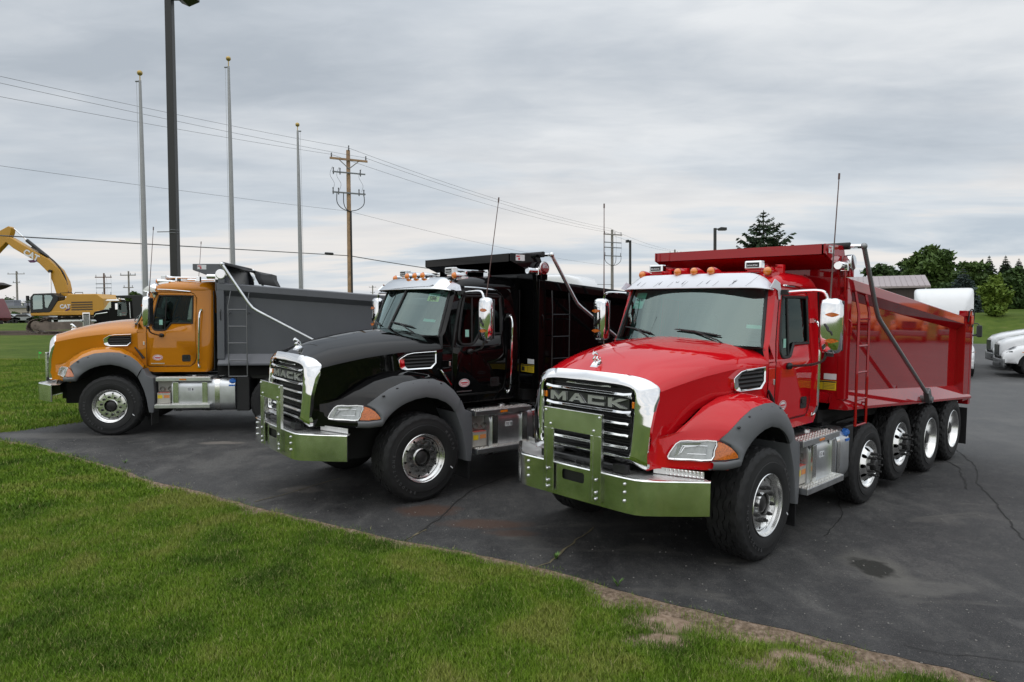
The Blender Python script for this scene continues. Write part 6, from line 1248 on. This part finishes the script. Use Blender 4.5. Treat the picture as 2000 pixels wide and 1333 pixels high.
for i in range(6): q = MB(); xx = kx_(180.5+2*i, 0)[0]; q.bx(xx-.012, xx+.012, -1.02, -.99, kx_(0, 653)[1], kx_(0, 615)[1]); q.build('grille_bar', ALU, gq)
q = MB(); q.bx(kx_(179.5, 0)[0], kx_(191, 0)[0], -1.006, -1.0, kx_(0, 654)[1], kx_(0, 613)[1]); q.build('grille_mesh', EBLK, gq)
kp('bumper', [(172, 652), (200, 654), (200, 664), (172, 662)], -1.1, -.95, CHROME)
q = MB(); x, z = kx_(206, 625); q.tube([(kx_(201, 618)[0], -.98, kx_(201, 618)[1]), (kx_(204, 614)[0], -.98, kx_(204, 614)[1]), (kx_(226, 611)[0], -.98, kx_(226, 611)[1])], .035, 6); q.build('air_cleaner_trim', CHROME, kr)
q = MB(); x, z = kx_(220, 655); q.grid([[(x+r_*math.cos(a), y, z+r_*math.sin(a)*.95) for a in (R_(10+16*k) for k in range(11))] for y, r_ in ((-1.15, .72), (-1.15, .58), (-.6, .58), (-.6, .72))], cu=True); q.build('fender', mat('fender_dark', (.03, .031, .033), .3, coat=.5), kr)
q = MB(); q.lathe([(-.14, .001), (-.14, .50), (.14, .50), (.14, .001)], (x, -1.0, z-.15), 'y', 20); q.build('wheel', TYRE, kr)
q = MB(); x, z = kx_(200, 627); q.ellip((x, -1.05, z), (.22, .08, .10), 10, 6); q.build('headlight', LENS, kr); q = MB(); x, z = kx_(176, 627); q.ellip((x, -1.05, z), (.12, .08, .12), 10, 6); q.build('headlight', LENS, kr)
q = MB(); q.bx(kx_(244.5, 0)[0], kx_(249.5, 0)[0], -1.25, -1.15, kx_(0, 606)[1], kx_(0, 594)[1]); q.build('mirror', CHROME, kr, bevel=.03)
q = MB(); q.tube([(kx_(270, 0)[0], -1.0, kx_(0, 622)[1]), (kx_(269, 0)[0], -1.0, kx_(0, 592)[1])], .03, 6); q.build('grab_bar', ALU, kr)
for u0_, u1_, v0_, v1_, m_ in ((249, 252, 612, 617, LABELW), (252.5, 261, 614, 615, LABELW), (253, 261, 611.2, 612.5, REDINK), (254, 260, 616, 617, REDINK)): q = MB(); q.bx(kx_(u0_, 0)[0], kx_(u1_, 0)[0], -.958, -.952, kx_(0, v1_)[1], kx_(0, v0_)[1]); q.build('door_emblem', m_, kr)
kp('dump_box', [(245, 579), (330, 577), (330, 640), (280, 640), (276, 584), (246, 583)], -1.2, 1.2, mat('matt_black', (.009, .009, .010), .5), bev=.03)
q = MB(); q.tube([(kx_(243, 0)[0], -.8, kx_(0, 586)[1]), (kx_(243.5, 0)[0], -.8, kx_(0, 579)[1])], .06, 8); q.build('exhaust_stack', CHROME, kr); q = MB(); q.tube([(kx_(246, 0)[0], -.8, kx_(0, 584)[1]), (kx_(260, 0)[0], -.8, kx_(0, 583.5)[1])], .03, 6); q.build('air_horn', CHROME, kr)
# driver
pm = bpy.data.meshes.new('person'); pv_ = [(0, 0, 0), (0, 0, .30), (0, 0, .48), (0, 0, .58), (0, -.01, .72), (-.20, 0, .45), (-.24, -.1, .22), (-.45, -.14, .18), (.0, -.20, .45), (-.05, -.26, .22), (-.35, -.24, .20)]
pm.from_pydata(pv_, [(0, 1), (1, 2), (2, 3), (3, 4), (2, 5), (5, 6), (6, 7), (2, 8), (8, 9), (9, 10)], [])
po = bpy.data.objects.new('person', pm); COL.objects.link(po); sk = po.modifiers.new('skin', 'SKIN'); 
for d_, r_ in zip(pm.skin_vertices[0].data if pm.skin_vertices else [], [(.19, .14), (.20, .15), (.16, .13), (.06, .06), (.10, .12), (.08, .08), (.06, .06), (.045, .045), (.08, .08), (.06, .06), (.045, .045)]): d_.radius = r_
sb_ = po.modifiers.new('sub', 'SUBSURF'); sb_.levels = 1; sb_.render_levels = 2
m, t, p = nodes_of('driver_vest'); tcn = t.nodes.new('ShaderNodeTexCoord'); sx = t.nodes.new('ShaderNodeSeparateXYZ'); t.links.new(tcn.outputs['Object'], sx.inputs[0]); rp_ = t.nodes.new('ShaderNodeValToRGB'); rp_.color_ramp.interpolation = 'CONSTANT'; e_ = rp_.color_ramp.elements; e_[0].color = (.22, .75, .02, 1); e_[1].position = .57; e_[1].color = (.42, .24, .17, 1); t.links.new(sx.outputs[2], rp_.inputs[0]); t.links.new(rp_.outputs[0], p.inputs['Base Color']); p.inputs['Roughness'].default_value = .8
pm.materials.append(m); x, z = kx_(255, 614); po.location = (KR.x+x, KR.y-.55, at(230, 668, KD).z+z-.15); tag(po, 'driver in bright lime safety vest sitting in the black road truck', 'person')
hq_ = MB(); hq_.ellip((0, -.01, .78), (.10, .11, .08), 10, 6); hq_.build('hair', mat('dark_hair', (.02, .015, .012), .7), po)

# ---------------------------------------------------------------- white highway tractors
def tractor(name, M, label, group, paintm, sleeper=True, detail=True):
    r = empty(name, label=label, cat='semi truck', group=group, M=M)
    def sec(y, w, z0, z1, e=7, n=24): return [(w*math.copysign(abs(math.cos(a))**(2/e), math.cos(a)), y, (z0+z1)/2+(z1-z0)/2*math.copysign(abs(math.sin(a))**(2/e), math.sin(a))) for a in (2*math.pi*(k+.5)/n for k in range(n))]
    q = MB(); q.grid([sec(-1.22, .50, .95, 1.35, 4), sec(-1.18, .72, .9, 1.50, 5), sec(-1.0, .86, .88, 1.66, 6), sec(-.6, .92, .95, 1.80, 6), sec(0, .96, 1.0, 1.92, 7), sec(.6, .99, 1.0, 2.02, 8)], cv=True, cap=True); q.build('hood', paintm, r, smooth=60)
    q = MB(); q.grid([sec(.55, .98, .95, 2.02, 8), sec(.62, .99, .9, 2.10, 9), sec(1.05, .96, .9, 2.72, 9), sec(1.25, .97, .85, 2.86, 9), sec(1.9, 1.02, .85, 2.95, 9)], cv=True, cap=True); q.build('cab', paintm, r, smooth=50)
    if sleeper:
        q = MB(); q.grid([sec(1.15, .80, 2.80, 2.95, 4), sec(1.3, 1.02, 2.72, 3.50, 8), sec(1.6, 1.19, 1.0, 3.92, 14), sec(2.2, 1.24, .9, 4.08, 18), sec(3.6, 1.25, .9, 4.12, 20), sec(3.75, 1.23, .95, 4.10, 20)], cv=True, cap=True); q.build('sleeper', paintm, r, smooth=50)
    for mir in (False, True):
        q = MB(); arc = [(.66*math.cos(a), .52+.62*math.sin(a)) for a in (R_(8+16.4*k) for k in range(11))]; out_ = [(.95, .62), (.95, 1.15), (.72, 1.33), (.35, 1.42), (-.2, 1.42), (-.62, 1.32), (-.92, 1.18), (-1.12, 1.02), (-1.2, .86), (-1.15, .62), (-.68, .60)]
        q.grid([[(1.20, a[0], a[1]), (1.215, a[0]*.7+o[0]*.3, a[1]*.7+o[1]*.3), (1.18, a[0]*.25+o[0]*.75, a[1]*.25+o[1]*.75), (1.12, o[0], o[1]), (.80, o[0], o[1]+.10)] for a, o in zip(arc, out_)]); q.build('fender', paintm, r, mir, 60)
        q = MB(); q.bx(.55, 1.18, -.62, .62, .5, 1.1); q.build('wheel_well', DARK, r, mir)
        q = MB(); q.grid([[(1.06, -1.06, .92), (1.13, -.98, .92), (1.17, -.86, .94)], [(1.06, -1.05, 1.12), (1.13, -.97, 1.15), (1.17, -.84, 1.17)]]); q.build('headlight', mat('smoked_lamp', (.02, .03, .04), .08, .3, coat=1.), r, mir); q = MB(); q.add([(.95, -1.02, 1.225), (1.08, -.92, 1.24), (1.07, -.66, 1.37), (.98, -.78, 1.36)], [(0, 1, 2, 3)]); q.build('daytime_lamp', mat('smoked_lamp'), r, mir)
        q = MB(); q.bx(1.203, 1.222, -.50, -.28, 1.10, 1.13); q.build('side_marker', AMBER, r, mir)
        q = MB(); q.bx(1.30, 1.52, .62, .78, 1.75, 2.30); mo = q.build('mirror', EBLK, r, mir, bevel=.05); q = MB(); q.tube([(1.0, .85, 2.38), (1.35, .72, 2.38), (1.42, .70, 2.28)], .025, 6); q.tube([(1.0, .85, 1.8), (1.3, .72, 1.86)], .05, 6); q.build('mirror_arm', EBLK, mo, mir)
        for y in ((0, 4.6, 5.9) if detail else (0,)): wheel(r, y, 1.19, .52, .29, 'steer' if y == 0 else 'drive', mir)
        if detail: q = MB(); q.bx(.55, 1.15, 1.2, 3.6, .45, .95); q.build('side_skirt', paintm, r, mir, bevel=.05)
    q = MB(); q.grid([[(x, -1.20-.06*(1-(x/1.15)**2), z) for x in (-1.15, -.9, -.5, 0, .5, .9, 1.15)] for z in (.42, .55, .72, .80)]); q.build('bumper', mat('bumper_grey', (.16, .165, .17), .35, .3) if not sleeper else paintm, r, solid=.08)
    q = MB(); q.bx(-.45, .45, -1.255, -1.22, .95, 1.42); q.build('grille', EBLK, r); q = MB(); q.add([(-.88, .68, 2.12), (.88, .68, 2.12), (.84, 1.03, 2.66), (-.84, 1.03, 2.66)], [(0, 1, 2, 3)]); q.build('windshield', mat('dark_windshield', (.015, .02, .022), .06, coat=1.), r)
    q = MB(); q.bx(-.42, .42, -.9, 6.6 if detail else 4., .55, .85); q.build('chassis_frame', EBLK, r); q = MB(); q.lathe([(0, .06), (.02, .055), (.02, .001)], (.8, -1.235, .6), 'y', 12, sgn=-1); q.build('fog_lamp', EBLK, r)
    return r
def gm(x, y, yaw, dz=0): return Matrix.Translation((x, y, gz(x, y)+dz)) @ Matrix.Rotation(R_(yaw), 4, 'Z')
tr0 = tractor('semi_truck', gm(19.9, 31.5, -32), 'tall white sleeper truck facing the camera behind the red dump body', 'white sleeper trucks', WHITE)
x_, y_ = place(1190, 36); t_ = copy_tree(tr0); t_.matrix_world = gm(x_+.3, y_, 60, .25); t_['label'] = 'white truck whose rounded roof shows above the black dump body'
d1 = tractor('semi_truck', gm((2012-1000)/F_*31, 31, -116), 'front white day cab truck at the right edge, its wheel in view', 'white day cab trucks', WHITE, sleeper=False)
t_ = copy_tree(d1); t_.matrix_world = gm((1990-1000)/F_*34, 34, -116); t_['label'] = 'second white day cab truck, just behind the front one at the right edge'
for i in range(4):
    t_ = copy_tree(d1); xx, yy = (1992+8*i-1000)/F_*(118-6*i), 118-6*i; t_.matrix_world = gm(xx, yy, 40, .0); t_['label'] = ['leftmost white truck of the far row on the grassy bank', 'second white truck of the far row on the grassy bank', 'third white truck of the far row on the grassy bank', 'rightmost white truck of the far row on the grassy bank'][i]; t_['group'] = 'far row of white trucks'

# row of orange trucks parked off to the right; they show as reflections in the red dump body
ORT = mat('orange_fleet_paint', (.62, .14, .006), .35, coat=.8); oo = None
for i in range(5):
    cx_, cy_ = 48.0+(i-2)*-.455*3.0, 31.4+(i-2)*.89*3.0; Mx = gm(cx_, cy_, -62.9)
    if oo is None: oo = o_ = tractor('fleet_truck', Mx, '', 'orange trucks reflected in the red dump body', ORT, sleeper=False, detail=False)
    else: o_ = copy_tree(oo); o_.matrix_world = Mx
    o_['label'] = ['first', 'second', 'third', 'fourth', 'fifth'][i]+' from the left of the orange trucks reflected in the red dump body side'; o_['category'] = 'truck'
